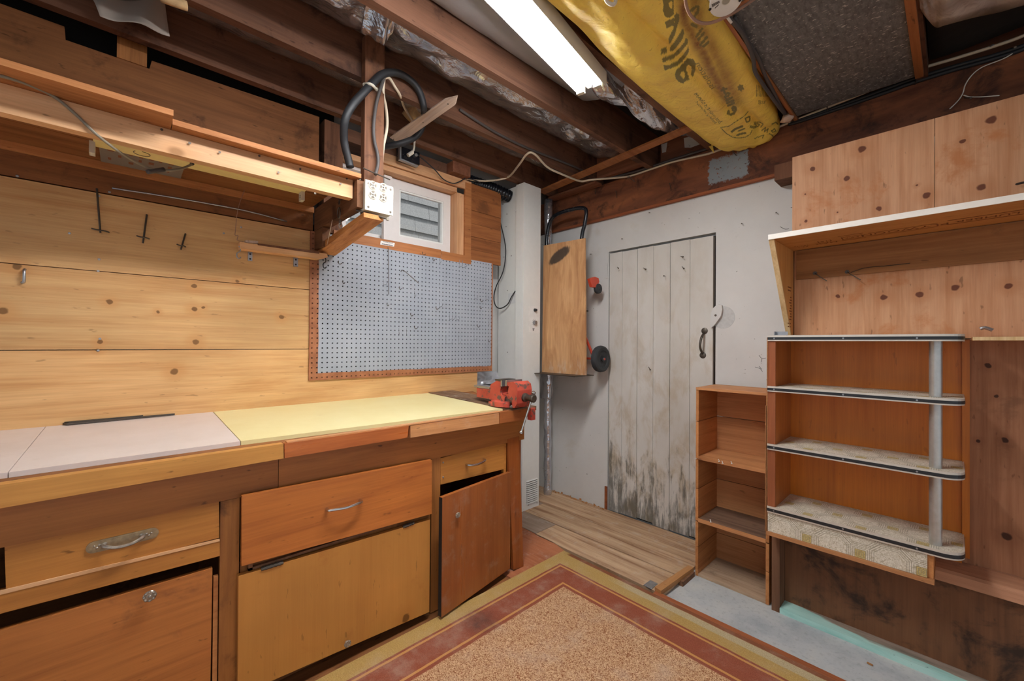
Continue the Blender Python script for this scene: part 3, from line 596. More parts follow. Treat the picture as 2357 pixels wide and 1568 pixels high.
for q in ((1876, 629), (1950, 626)):
    b = B(); o = pp(*q, 'y', PY - .012); lathe(b, [(.008, 0), (.008, .003)], o, (0, -1, 0), 12); tube(b, [o, o + Vector((.012, -.02, -.012)), o + Vector((.05, -.03, -.045))], .0018, 6, 2); M('nail', b, K['dark_steel'], wall_right)
tube(bm := B(), [pp(1958, 628, 'y', PY - .016), pp(1990, 617, 'y', PY - .016), pp(2040, 612, 'y', PY - .014), pp(2095, 606, 'y', PY - .013)], .0014, 5, 3)
M('wire', bm, K['dark_steel'], wall_right)
b = B(); o = pp(2256, 757, 'y', 2.30); tube(b, [o, o + Vector((.012, 0, .004)), o + Vector((.03, 0, -.006))], .006, 8, 2); M('bolt', b, K['steel'], wall_right)
b = B(); o = pp(2340, 424, 'y', 2.34); tube(b, [o, o + Vector((.016, -.03, -.006))], .004, 6, 1); M('nail', b, K['black'], wall_right)
# neighbour's shingled wall outside
nb = thing('neighbour_house', 'grey shingled house wall seen through the basement window', 'house', (-4.2, 2.6, 0))
M('wall', box(-4.4, -4.21, -2, 5.4, -.5, 5), K['shingle'], nb)
for k in range(13):
    z0 = 1.15 + k * .165; y = -.6 + .23 * (k % 2)
    while y < 5.2:
        w = .42 + .16 * R.random()
        M('shingle', prism(B(), [(-4.21, y, z0 + .165), (-4.185 - .006 * R.random(), y, z0), (-4.185, y + w - .004, z0), (-4.21, y + w - .004, z0 + .165)], (-.004, 0, 0)), K['shingle'], nb); y += w

# ------------------------------------------------------------------ workbench: cabinet below, worktop above
XF = -1.585
tp = lambda px, py: ppn(px, py, (-1.53, 0, .86), (.0345, 0, 1))
cab = thing('workbench_cabinet', 'built-in workbench base of orange-brown wood with mismatched drawers and doors', 'cabinet', (-1.9, .4, 0))
def part(name, bm, mat, parent=None, bev=.0025, **k): return M(name, bm, K[mat], parent if parent is not None else cab, bev, **k)
part('rail', box(XF - .02, XF + .004, -1.3, .386, .694, .80), 'rail_a'); part('rail', box(XF - .02, XF + .003, .388, 1.575, .683, .80), 'rail_a')
part('stile', box(XF - .02, XF, .2245, .276, 0, .692), 'stile'); part('stile', box(XF - .02, XF, 1.0, 1.045, 0, .682), 'stile'); part('stile', box(XF - .022, XF - .003, 1.433, 1.449, .53, .68), 'drawer_a')
part('stile', slab('x', XF + .004, [(1168, 1011), (1195, 1004), (1205, 1304), (1182, 1312)], -.02), 'post_c')
part('end_panel', box(-2.24, XF - .02, 1.555, 1.573, 0, .80), 'post_c'); part('end_panel', box(-2.24, XF - .02, -1.3, -1.28, 0, .80), 'post_c')
part('bottom_board', box(-2.24, XF - .022, -1.28, 1.555, .03, .05), 'plank_dark'); part('back_board', box(-2.245, -2.235, -1.28, 1.555, .05, .80), 'plank_dark')
part('partition', box(-2.23, XF - .022, .24, .26, .05, .69), 'plank_dark'); part('partition', box(-2.23, XF - .022, 1.012, 1.03, .05, .68), 'plank_dark')
part('rail', slab('x', XF + .002, [(-700, 1528), (506, 1243), (506, 1280), (-700, 1598)], -.02), 'drawer_a')
part('slip', slab('x', XF + .0035, [(-700, 1526), (506, 1241), (506, 1246), (-700, 1541)], -.004), 'lumber', bev=0)
part('rail', slab('x', XF - .002, [(553, 1298), (990, 1180), (990, 1205), (552, 1328)], -.018), 'stile')
part('filler_strip', box(XF - .018, XF - .006, .2095, .2215, 0, .458), 'ledger')
part('filler_strip', box(XF - .03, XF - .018, 1.047, 1.056, .30, .50), 'ledger')
part('stile', box(XF - .02, XF, -.300, -.245, .0, .692), 'stile')
part('drawer', box(XF - .02, XF - .002, -1.28, -.305, .58, .690), 'drawer_a')
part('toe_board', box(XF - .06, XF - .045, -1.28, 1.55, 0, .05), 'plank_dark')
def drawer(px, x, mat, zt, y0, y1, z0):
    d = part('drawer', slab('x', x, px, -.018), mat)
    part('drawer_box', (lambda b: (bx(b, x - .50, x - .02, y0, y0 + .012, z0, zt), bx(b, x - .50, x - .02, y1 - .012, y1, z0, zt), bx(b, x - .50, x - .02, y0, y1, z0, z0 + .008), b)[-1])(B()), 'stud', d, 0)
    return d
d1 = drawer([(10, 1244), (504, 1145), (505, 1238), (14, 1362)], XF - .001, 'drawer_a', .665, -.19, .21, .58)
# left drawer: bronze plate with a bowed pull
c = pp(285, 1243, 'x', XF); e = (pp(368, 1222, 'x', XF) - pp(200, 1262, 'x', XF)); e.x = 0; u = e.normalized(); w = Vector((0, -u.z, u.y)); L = e.length / 2; hw = .0155
o = c + Vector((.0005, 0, 0))
outl = lambda q, h: arc(o + u * (L - h), h - q, -math.pi / 2, math.pi / 2, 8, u, w) + arc(o - u * (L - h), h - q, math.pi / 2, math.pi * 1.5, 8, u, w)
hp = part('handle_plate', prism(B(), outl(0, hw), (.003, 0, 0)), 'bronze', d1, .001)
part('handle_rim', prism(B(), [p + Vector((.003, 0, 0)) for p in outl(.004, hw)], (.0012, 0, 0)), 'bronze', d1, .0008)
b = B(); X1 = Vector((1, 0, 0))
tube(b, [o - u * L * .55 + X1 * .003, o - u * L * .5 + X1 * .018, o - u * L * .2 + X1 * .028 - w * .006, o + u * L * .2 + X1 * .028 - w * .006, o + u * L * .5 + X1 * .018, o + u * L * .55 + X1 * .003], lambda t: .0042 + .002 * abs(2 * t - 1) ** 2, 8, 5)
for s in (-1, 1):
    for k in range(5): lathe(b, [(.001, 0), (.005 - k * .0006, .002), (.001, .004)], o + u * s * L * (.5 + .07 * k) + X1 * .003 + w * .003 * (-1) ** k, (1, 0, 0), 8)
part('handle', b, 'pewter', d1, 0, smooth=True)
d2 = drawer([(557, 1143), (994, 1059), (994, 1183), (556, 1304)], -1.552, 'drawer_b', .655, .30, .985, .45)
b = B(); p0, p1 = pp(752, 1172, 'x', -1.552), pp(828, 1152, 'x', -1.552); v = p1 - p0
tube(b, [p0, p0 + X1 * .02, p0 + v * .12 + X1 * .026, p0 + v * .5 + X1 * .03 - Vector((0, 0, .003)), p0 + v * .88 + X1 * .026, p1 + X1 * .02, p1], lambda t: .0048 if .1 < t < .9 else .0062, 8, 4)
part('handle', b, 'chrome', d2, 0, smooth=True)
d3 = drawer([(1014, 1055), (1160, 1016), (1160, 1080), (1014, 1116)], XF - .002, 'drawer_a', .65, 1.06, 1.42, .56)
b = B(); p0, p1 = pp(1073, 1069, 'x', XF), pp(1112, 1057, 'x', XF); v = p1 - p0
tube(b, [p0, p0 + X1 * .018, p0 + v * .2 + X1 * .024 - Vector((0, 0, .004)), p0 + v * .5 + X1 * .026 - Vector((0, 0, .006)), p0 + v * .8 + X1 * .024 - Vector((0, 0, .004)), p1 + X1 * .018, p1], .005, 8, 4)
part('handle', b, 'chrome', d3, 0, smooth=True)
for q in ((1020, 1065), (1020, 1099)):
    b = B(); lathe(b, [(.0045, 0), (.003, .003)], pp(*q, 'x', XF - .002), (1, 0, 0), 8); part('screw', b, 'steel', d3, 0)
def rosette(o, r, mat, parent):
    b = B(); o = Vector(o); lathe(b, [(r * .35, 0), (r * .3, r * .5), (r * .8, r * .75), (r * .95, r * .95), (r * .8, r * 1.1), (r * .3, r * 1.15), (.001, r * 1.16)], o, (1, 0, 0), 18)
    for k in range(8):
        a = k * math.pi / 4; q = o + Vector((r * .98, math.cos(a) * r * .72, math.sin(a) * r * .72)); lathe(b, [(.001, -r * .2), (r * .26, 0), (r * .2, r * .22), (.001, r * .32)], q, (1, 0, 0), 8)
    lathe(b, [(r * .3, 0), (r * .2, r * .25), (.001, r * .3)], o + Vector((r * 1.1, 0, 0)), (1, 0, 0), 8)
    return part('knob', b, mat, parent, 0, smooth=True)
do = part('door', prism(B(), [(XF - .004, y, z) for y, z in ((-.75, .02), (.204, .02), (.206, .487), (-.75, .490))], (-.018, 0, 0)), 'door_a'); rosette(pp(344, 1367, 'x', XF + .004), .0165, 'pewter', do)
do = part('door', slab('x', -1.560, [(549, 1327), (990, 1196), (988, 1409), (547, 1602)], -.019), 'door_b'); rosette(pp(797, 1478, 'x', -1.552), .0135, 'pewter', do)
for a, bq in (((600, 1310), (651, 1294)), ((926, 1213), (952, 1203))):
    b = B(); p0, p1 = pp(*a, 'x', -1.566), pp(*bq, 'x', -1.566); prism(b, [p0 + Vector((0, 0, -.006)), p1 + Vector((0, 0, -.006)), p1 + Vector((0, 0, .006)), p0 + Vector((0, 0, .006))], (.003, 0, 0)); cyl(b, p0 + Vector((.005, 0, -.001)), p1 + Vector((.005, 0, -.001)), .0045, 8)
    for k in range(4): cyl(b, p0.lerp(p1, .2 + .2 * k) + Vector((.005, 0, -.001)), p0.lerp(p1, .3 + .2 * k) + Vector((.005, 0, -.001)), .0055, 8)
    part('hinge', b, 'dark_steel', do, 0)
A0, A1 = Vector((-1.500, 1.000, 0)), Vector((-1.574, 1.470, 0)); nv = Vector((-.987, -.155, 0)) * .019
do = part('door', prism(B(), [A0 + Vector((0, 0, .022)), A1 + Vector((0, 0, .030)), A1 + Vector((0, 0, .530)), A0 + Vector((0, 0, .535))], nv), 'door_c')
b = B(); prism(b, [A0 + Vector((.0004, -.0012, .024)), A0 + nv + Vector((0, -.0012, .024)), A0 + nv + Vector((0, -.0012, .533)), A0 + Vector((.0004, -.0012, .533))], (0, .001, 0)); tag(part('door_edge', b, 'dark', do, 0), 'near-black edge strip')  # thin near-black strip laid over the free edge of the door
rosette(Vector((-1.516, 1.085, .435)), .0135, 'pewter', do)

top = thing('worktop', 'patched worktop of white and pale yellow laminate with wooden front edging', 'worktop', (-1.9, .4, .80))
def tpanel(px, mat, t=.014, bev=.001): return M('laminate_panel', prism(B(), [tp(*q) for q in px], (0, 0, -t)), K[mat], top, bev)
tpanel([(118, 968), (484, 942.5), (553, 1016), (20, 1087.5)], 'lam_white'); tpanel([(486, 942), (986, 905), (1157, 941), (555, 1015.6)], 'lam_yellow')
def tz(x): return .86 + (-1.53 - x) * .0345
def tflat(pts, mat, t=.014): return M('laminate_panel', prism(B(), [Vector((x, y, tz(x))) for x, y in pts], (0, 0, -t)), K[mat], top, .001)
l0, l1 = tp(117, 968), tp(19, 1087.5); lm = l0.lerp(l1, .48); lm2 = l0.lerp(l1, .72)
tflat([(l0.x, l0.y - .001), (lm.x, lm.y - .001), (lm.x, -1.3), (l0.x, -1.3)], 'lam_white'); tflat([(lm.x + .001, lm.y - .001), (lm2.x, lm2.y - .001), (lm2.x, -1.3), (lm.x + .001, -1.3)], 'lam_white'); tflat([(lm2.x + .001, lm2.y - .001), (l1.x, l1.y - .001), (l1.x, -1.3), (lm2.x + .001, -1.3)], 'lam_white')
r0, r1 = tp(986, 905), tp(1157, 941)
part('substrate', prism(B(), [Vector((x, y, tz(x) - .0145)) for x, y in ((-1.56, -1.3), (-1.56, 1.53), (-2.25, 1.74), (-2.25, -1.3))], (0, 0, -.03)), 'plank_dark', top)
def eplank(a, b_): return part('end_plank', prism(B(), [Vector((x, r0.y + (r1.y - r0.y) * (x - r0.x) / (r1.x - r0.x) + .002 + k, tz(x) + .004)) for x, k in ((-1.532, a), (-1.532, b_), (-2.25, b_ + .0), (-2.25, a))], (0, 0, -.022)), 'bench_plank', top)
eplank(.001, .10); eplank(.102, .185)
XE = -1.53
for px, mat, nm in (([(-90, 1106), (653, 1006.5), (653, 1055.5), (-90, 1178)], 'edge_a', 'golden'), ([(655, 1006), (941, 968.5), (938, 1007.5), (655, 1055)], 'edge_b', 'reddish'), ([(945, 970), (1149, 944), (1149, 975.5), (945, 1008)], 'edge_c', 'pale'), ([(1150.5, 944), (1213, 936), (1210, 966), (1150.5, 975)], 'edge_d', 'dark brown')):
    q = [pp(x, y, 'x', XE) for x, y in px]
    if mat == 'edge_a': q[0].y = q[3].y = -1.3; q[0].z, q[3].z = .86, .792
    q[0].z = q[1].z = .8585 if mat != 'edge_c' else .856
    tag(part('edge_board', prism(B(), q, (-.03, 0, 0)), mat, top, .003), nm + ' edge board')
t = tag(part('edging_strip', box(XE - .028, XE - .002, .40, 1.36, .8585, .8625), 'edge_c', top, .001), 'thin pale strip')
b = B(); p0, p1 = tp(152, 966), tp(398, 948)
prism(b, [Vector((-2.2535, p0.y, .886)), Vector((-2.232, p0.y + .012, .886)), Vector((-2.2505, p1.y, .886)), Vector((-2.2535, p1.y, .886))], (0, 0, .007)); prism(b, [Vector((-2.2535, p0.y + .004, .893)), Vector((-2.240, p0.y + .016, .893)), Vector((-2.252, p1.y - .1, .893)), Vector((-2.2535, p1.y - .1, .893))], (0, 0, .004))
tag(M('scraper_bar', b, K['dark_steel'], None, .0015), 'long tapering grey metal bar lying on the white worktop against the planks', 'tool')

# bench vise
VB = Vector((-1.635, 1.485, .868))
vise = thing('bench_vise', 'worn red bench vise bolted to the end of the workbench', 'vise', VB)
def vp(name, b, mat='vise', bev=.003, parent=None, **k): return M(name, b, K[mat], parent if parent is not None else vise, bev, **k)
V3 = lambda x, y, z: Vector((x, y, z))
b = B(); lathe(b, [(.078, .002), (.078, .026), (.06, .032), (.03, .034)], VB, (0, 0, 1), 24)
for a in (-2.2, -.6, .6, 2.2): lathe(b, [(.020, .002), (.020, .022)], VB + V3(.072 * math.cos(a), .072 * math.sin(a), 0), (0, 0, 1), 12)
vp('swivel_base', b, bev=0, smooth=True)
yv = VB.y
def xz(pts, y0, y1): return prism(B(), [(VB.x + x, y0, VB.z + z) for x, z in pts], (0, y1 - y0, 0))
vp('body', xz([(-.075, .03), (.045, .03), (.05, .055), (.02, .062), (.012, .085), (.022, .112), (.022, .130), (-.015, .134), (-.062, .112), (-.075, .09)], yv - .05, yv + .05), bev=.008)
vp('body_neck', box(VB.x - .055, VB.x + .12, yv - .036, yv + .036, VB.z + .028, VB.z + .07), bev=.006)
vp('slide', box(VB.x - .205, VB.x - .07, yv - .034, yv + .034, VB.z + .028, VB.z + .078), bev=.005)
vp('slide_plate', box(VB.x - .24, VB.x - .07, yv - .026, yv + .026, VB.z + .080, VB.z + .092), 'steel', .002)
j = vp('front_jaw', xz([(.068, .132), (.115, .138), (.138, .124), (.145, .095), (.142, .03), (.125, .006), (.105, .006), (.108, .040), (.088, .05), (.075, .085), (.082, .112), (.068, .116)], yv - .052, yv + .052), bev=.007)
vp('jaw_plate', box(VB.x + .058, VB.x + .069, yv - .055, yv + .055, VB.z + .112, VB.z + .142), 'steel', .002, j)
vp('jaw_plate', box(VB.x + .022, VB.x + .033, yv - .055, yv + .055, VB.z + .108, VB.z + .138), 'steel', .002)
vp('anvil_strip', box(VB.x - .03, VB.x + .024, yv - .05, yv + .05, VB.z + .134, VB.z + .142), 'dark_steel', .003)
b = B(); cyl(b, V3(VB.x - .06, yv, VB.z + .058), V3(VB.x + .14, yv, VB.z + .058), .012, 12); vp('screw', b, 'dark_steel', 0, smooth=True)
b = B(); lathe(b, [(.022, 0), (.022, .012), (.015, .016), (.016, .05), (.021, .054), (.021, .068), (.016, .072)], V3(VB.x + .142, yv, VB.z + .058), (1, 0, 0), 16); vp('screw_head', b, 'dark_steel', 0, smooth=True)
hc = V3(VB.x + .196, yv, VB.z + .060); he = pp(1199, 996, 'x', hc.x - .012); hd = (he - hc).normalized()
b = B(); tube(b, [hc - hd * .028, he], .0062, 10, 1); lathe(b, [(.007, 0), (.0105, .006), (.0105, .012), (.006, .014)], he - hd * .008, hd, 12); lathe(b, [(.006, 0), (.012, .005), (.011, .014), (.004, .018)], hc - hd * .018, -hd, 12); vp('handle_bar', b, 'chrome', 0, smooth=True)
vp('clamp_block', box(XE + .001, XE + .03, 1.545, 1.575, .80, .862), bev=.004)
for y in (yv - .05, yv + .05):
    b = B(); lathe(b, [(.011, .0), (.011, .008), (.006, .012)], V3(VB.x + .10, y, VB.z + .004), (0, 0, 1), 6); vp('bolt', b, 'dark_steel', 0)

# ------------------------------------------------------------------ overhead shelf on the left wall
sh = thing('overhead_shelf', 'long overhead shelf of rough boards on a pale front rail, hung from a post', 'shelf', (-2.0, -.2, 1.81))
def sp(name, b, mat, bev=.002): return M(name, b, K[mat], sh, bev)
sp('front_rail', box(-1.783, -1.745, -2.2, .698, 1.811, 1.889), 'lumber', .003)
sp('shelf_plank', box(-1.80, -1.634, -2.2, .100, 1.890, 1.908), 'shelf_board'); sp('shelf_plank', box(-1.87, -1.700, .102, .716, 1.890, 1.908), 'shelf_board')
sp('shelf_plank', box(-2.03, -1.803, -2.2, .1005, 1.890, 1.908), 'plank_dark'); sp('shelf_plank', box(-2.245, -2.033, -2.2, .69, 1.890, 1.908), 'plank_dark'); sp('shelf_plank', box(-2.03, -1.872, .102, .69, 1.890, 1.908), 'plank_dark')
sp('ledger', box(-2.256, -2.236, -2.2, .698, 1.862, 1.889), 'ledger')
sp('post', box(-1.783, -1.745, .748, .836, 1.742, 2.54), 'post', .003)
sp('bracket_arm', box(-2.25, -1.712, .704, .742, 1.770, 1.884), 'arm', .003)
sp('bracket_arm', prism(B(), [(-1.676, .718, 1.722), (-1.676, .718, 1.741), (-2.235, .718, 1.698), (-2.235, .718, 1.656)], (0, .086, 0)), 'arm_fir', .002)
sp('spacer_block', box(-2.245, -2.13, .704, .742, 1.672, 1.768), 'arm', .003)
b = B(); cyl(b, pp(820, 484, 'x', -1.74), pp(888, 503, 'x', -1.66), .0045, 8); sp('bolt', b, 'dark_steel', 0)
b = B(); cyl(b, pp(836, 387, 'x', -1.735), pp(898, 414, 'x', -1.675), .003, 8); sp('bolt', b, 'dark_steel', 0)
for q in ((797, 412), (783, 424), (724, 446), (690, 390), (640, 398), (596, 360), (505, 352), (436, 331), (372, 300), (140, 205)):
    nail(pp(*q, 'x', -1.745), (1, 0, 0), .006, .002, .004, sh)
# chain with a ring hanging at the bracket
ch = thing('hanging_chain', 'dark link chain with a wire ring hanging inside the shelf bracket', 'chain', tuple(pp(780, 500, 'y', .70)))
for k, (x, y) in enumerate(((784, 446), (783, 456), (781, 466), (780, 490), (783, 512), (784, 520))):
    c = pp(x, y, 'y', .69); s = .011 if k != 3 else .024
    b = B(); u = V3(1, 0, 0) if k % 2 == 0 or k == 3 else V3(.3, 1, 0).normalized(); tube(b, arc(c, s, 0, 2 * math.pi, 12, u * .62, (0, 0, 1)), .0022 if k != 3 else .003, 6, 1); M('link' if k != 3 else 'ring', b, K['dark_steel'], ch, smooth=True)

# outlet box on the post
ob = thing('outlet_box', 'square surface-mounted electrical box with four sockets on the post end', 'outlet', (-1.715, .79, 1.757))
y0, y1, z0, z1 = .727, .853, 1.757, 1.884
M('box', box(-1.744, -1.692, y0 + .004, y1 - .004, z0 + .003, z1 - .003), K['ivory'], ob, .008)
cv = M('cover', box(-1.692, -1.684, y0, y1, z0, z1), K['ivory'], ob, .004)
b = B()
for y in (y0 + .014, y1 - .012):
    for z in (z0 + .014, z1 - .014): lathe(b, [(.005, 0), (.004, .002)], V3(-1.684, y, z), (1, 0, 0), 8)
M('screw', b, K['dark_steel'], ob)['kind'] = 'stuff'
for (x, y) in ((858, 427), (882, 432), (857.5, 448.5), (881.5, 455)):
    o = pp(x, y, 'x', -1.684); b = B(); lathe(b, [(.0195, 0), (.0195, .002), (.017, .0035), (.016, .002)], o, (1, 0, 0), 20); k = M('socket', b, K['ivory'], ob)
    b = B(); lathe(b, [(.0150, .0021), (.0150, .0026)], o, (1, 0, 0), 18); M('socket_face', b, K['dark_steel'], k)
    b = B()
    for a in (.785, 2.356):
        d = V3(0, math.cos(a), math.sin(a)); n_ = V3(0, -d.z, d.y); prism(b, [o + d * .0145 + n_ * .0028 + X1 * .0027, o + d * .0145 - n_ * .0028 + X1 * .0027, o - d * .0145 - n_ * .0028 + X1 * .0027, o - d * .0145 + n_ * .0028 + X1 * .0027], (.0012, 0, 0))
    M('socket_web', b, K['ivory'], k)

# old cream strip lamp under the shelf
ol = thing('strip_lamp', 'old cream painted strip lamp without tube under the overhead shelf', 'lamp', (-1.95, .24, 1.86))
M('channel', box(-1.996, -1.906, -.085, .568, 1.860, 1.8885), K['cream'], ol, .003)
for y, s in ((-.088, 1), (.562, -1)):
    k = M('lamp_holder', box(-1.985, -1.950, y - .007, y + .007, 1.822, 1.862), K['ivory'], ol, .004)
    b = B(); [lathe(b, [(.003, 0), (.0028, .001)], V3(-1.968, y - .0071, 1.836 + .008 * q), (0, -1, 0), 8) for q in (0, 1)]; M('contact', b, K['black'], k)
b = B(); tube(b, arc(V3(-1.955, .035, 1.8595), .022, 0, math.pi * 1.7, 14, (1, 0, 0), (0, 1, 0)), .0012, 5, 1); M('knockout', b, K['dark_steel'], ol)
pc = thing('printed_card', 'grey printed card tucked under the shelf behind the strip lamp', 'card', (-2.1, .0, 1.875))
M('sheet', box(-2.20, -2.0, -.075, .16, 1.876, 1.878), K['card'], pc)
b = B()
for k in range(3):
    for q in range(7):
        if R.random() < .8: bx(b, -2.03 - k * .05, -2.055 - k * .05, -.055 + q * .028, -.055 + q * .028 + .006 + .012 * R.random(), 1.8755, 1.8762)
M('print', b, K['brown_ink'], pc)['kind'] = 'stuff'

def cable(name, label, pts, r, mat, cat='cable', seg=8, k=5):
    b = B(); tube(b, [pp(*q) if len(q) == 4 else Vector(q) for q in pts], r, seg, k)
    return tag(M(name, b, K[mat], None, smooth='all'), label, cat)
cable('lamp_cord', 'thin grey cord drooping from the shelf front to the cream strip lamp', [(-40, 165, 'x', -1.69), (40, 186, 'x', -1.70), (120, 220, 'x', -1.735), (175, 264, 'x', -1.74), (225, 312, 'x', -1.74), (290, 360, 'x', -1.80), (340, 386, 'x', -1.86), (370, 392, 'x', -1.88), (410, 390, 'x', -1.90), (440, 379, 'x', -1.93), (455, 365, 'x', -1.95)], .0042, 'grey_cable')
cable('cord_joint', 'dark taped splice in the grey lamp cord below the shelf', [(340, 396, 'x', -1.86), (352, 394, 'x', -1.87), (378, 390, 'x', -1.88)], .0075, 'char_cable', seg=8, k=2)
cable('cord_plug', 'small black and white splice where the cord enters the strip lamp', [(441, 378, 'x', -1.93), (450, 368, 'x', -1.94), (459, 360, 'x', -1.955)], .0065, 'black', k=2)

# ------------------------------------------------------------------ small things on the plank wall
cable('metal_rod', 'thin bright rod lying along the top seam of the plank wall', [(258, 433, 'x', -2.25), (400, 455, 'x', -2.248), (560, 484, 'x', -2.248), (660, 510, 'x', -2.25)], .0035, 'steel', 'rod', 8, 3)
for nm, a, bq, cq, lb in (('iron_hook', (223, 434), (231, 536), (231, 530), 'tall rusty iron hook with a cross bar on the plank wall'), ('iron_hook', (338, 494), (329, 560), (329, 546), 'steel screw hook with a cross bar in the middle of the plank wall'), ('iron_hook', (427, 538), (416, 575), (417, 565), 'shortest cross-barred screw hook on the plank wall')):
    p0, p1, pc_ = pp(*a, 'x', -2.252), pp(*bq, 'x', -2.235), pp(*cq, 'x', -2.238); t = thing(nm, lb, 'hook', tuple(p1), 'cross-barred hooks on the plank wall')
    b = B(); tube(b, [p0, p0.lerp(p1, .5) + X1 * .004, p1], .0032, 8, 2); M('shank', b, K['dark_steel'], t, smooth=True)
    b = B(); L = (p1 - p0).length * .10 + .006; tube(b, [pc_ + V3(0, -L, .002), pc_ + V3(.008, -L * .4, -.002), pc_ + V3(.008, L * .4, -.002), pc_ + V3(0, L * 1.05, -.004)], .0028, 8, 3); M('cross_bar', b, K['dark_steel'], t, smooth=True)
b = B(); p = pp(57, 632, 'x', -2.253); tube(b, [p + V3(0, 0, .018), p + X1 * .012 + V3(0, 0, .01), p + X1 * .012 - V3(0, 0, .025), p + X1 * .004 - V3(0, .006, .03)], .0042, 8, 3)
tag(M('wall_hook', b, K['steel'], None, smooth='all'), 'short bright steel hook alone on the middle plank', 'hook')
b = B()
for q in ((228, 451), (252, 442), (228, 597), (226, 624), (230, 780), (226, 807), (40, 405), (555, 523), (515, 537), (160, 537)): lathe(b, [(.0045, 0), (.003, .001)], pp(*q, 'x', -2.2548), (1, 0, 0), 8)
M('screw', b, K['steel'], wall_left)['kind'] = 'stuff'
# little rack bar on two plates
rk = thing('tool_rack', 'small wooden bar on two zinc plates beside the pegboard', 'rack', tuple(pp(640, 590, 'x', -2.22)))
M('bar', slab('x', -2.178, [(553, 557), (752, 584), (755, 592), (735, 596), (553, 572)], -.05), K['lumber'], rk, .003)
M('bar_strip', slab('x', -2.183, [(565, 553), (594, 555), (594, 561), (565, 558)], -.03), K['brace'], rk, .002)
M('bar_strip', slab('x', -2.172, [(594, 560), (735, 579), (735, 584), (594, 564)], -.02), K['post'], rk, .002)
for a in (571, 676):
    dy = 0 if a < 600 else 13; b = slab('x', -2.248, [(a, 574 + dy), (a + 10, 575 + dy), (a + 10, 601 + dy), (a, 600 + dy)], -.0065); k = M('plate', b, K['steel'], rk, .001)
    b = B(); [lathe(b, [(.0045, 0), (.004, .001)], pp(a + 5, z + dy, 'x', -2.248), (1, 0, 0), 8) for z in (585, 596)]; M('screw_hole', b, K['black'], k)
cable('tie_wire', 'thin wire hanging from under the shelf to the tool rack', [(581, 412, 'x', -2.22), (562, 440, 'x', -2.21), (547, 485, 'x', -2.19), (542, 530, 'x', -2.18), (541, 541, 'x', -2.175), (548, 543, 'x', -2.175), (546, 553, 'x', -2.175), (560, 556, 'x', -2.18)], .0014, 'tan_cable', 'wire', 5, 4)
cable('tie_string', 'pale string tying the tool rack to the shelf bracket', [(765, 506, 'y', .70), (757, 545, 'y', .70), (750, 576, 'x', -2.17)], .0014, 'beige_cable', 'string', 5, 3)
for nm, lb, q in (('snap_hook', 'narrow steel snap hook hanging on the left end of the tool rack', (549, 580)), ('s_hook', 'black wire s hook hanging at the pegboard end of the tool rack', (747, 604))):
    c = pp(*q, 'x', -2.19); b = B(); s = 1 if nm == 'snap_hook' else .9
    tube(b, [c + V3(0, 0, .026), c + V3(0, .006, .020) * s, c + V3(0, .006, .004) * s, c + V3(0, -.005, -.006), c + V3(0, -.006, -.022), c + V3(0, .002, -.030), c + V3(0, .009, -.022)], .0026, 8, 4)
    tag(M(nm, b, K['steel' if nm == 'snap_hook' else 'black'], None, smooth='all'), lb, 'hook')

# ------------------------------------------------------------------ pegboard
pg = thing('pegboard', 'blue-grey painted pegboard with a bare brown border below the window', 'pegboard', (-2.25, 1.297, 1.003))
PX = -2.2445; NY, NZ = 48, 30; g = .0255; Y0 = .684; Z0 = 1.003
b = B(); r = .0041; oct_ = [(math.cos(a) * r, math.sin(a) * r) for a in [math.pi / 8 + k * math.pi / 4 for k in range(8)]]
gv = {}
def V(i, j):
    if (i, j) not in gv: gv[i, j] = b.verts.new((PX, Y0 + i * g, Z0 + j * g))
    return gv[i, j]
for i in range(NY):
    for j in range(NZ):
        cy, cz = Y0 + (i + .5) * g, Z0 + (j + .5) * g
        h = [b.verts.new((PX, cy + y, cz + z)) for y, z in oct_]; h2 = [b.verts.new((PX - .005, cy + y, cz + z)) for y, z in oct_]
        q = [V(i + 1, j + 1), V(i, j + 1), V(i, j), V(i + 1, j)]
        for k in range(4):
            b.faces.new((q[k], q[(k + 1) % 4], h[(2 * k + 2) % 8], h[2 * k + 1])); b.faces.new((q[k], h[2 * k + 1], h[2 * k]))
        for k in range(8): b.faces.new((h[k], h[(k + 1) % 8], h2[(k + 1) % 8], h2[k]))
MM('perforated_face', b, K['pegboard'], pg)
M('edge', frame(B(), Y0 - .0004, Y0 + NY * g + .0004, Z0 - .0004, Z0 + NZ * g + .0004, PX - .006, PX - .0002, .0006), K['strip'], pg)
M('dark_backing', box(-2.2535, -2.2515, Y0 + .002, Y0 + NY * g - .002, Z0 + .002, Z0 + NZ * g - .002), K['dark'], pg)
M('furring', frame(B(), Y0 + .004, Y0 + NY * g - .004, Z0 + .004, Z0 + NZ * g - .004, -2.2514, -2.2496, .02), K['post'], pg)
lb = thing('strip_label', 'small white paper label with black print stuck at the top of the pegboard', 'label', tuple(pp(893, 562, 'x', -2.242)))
M('paper', slab('x', -2.2425, [(876.5, 554), (909, 559.5), (907, 568), (875, 563)], -.0008), K['label'], lb)
p = pp(893, 558.5, 'x', -2.2423); M('print', text_bm('WORKSHOP', .0105, p, (0, 1, 0), (0, 0, 1)), K['ink'], lb); b.free() if b.is_valid else None
p = pp(892, 563.5, 'x', -2.2423); b = B()
for k in range(12): bx(b, PX + .0021, PX + .0026, p.y - .034 + k * .0056, p.y - .034 + k * .0056 + .0038, p.z - .003, p.z + .0025)
M('print', b, K['ink'], lb)
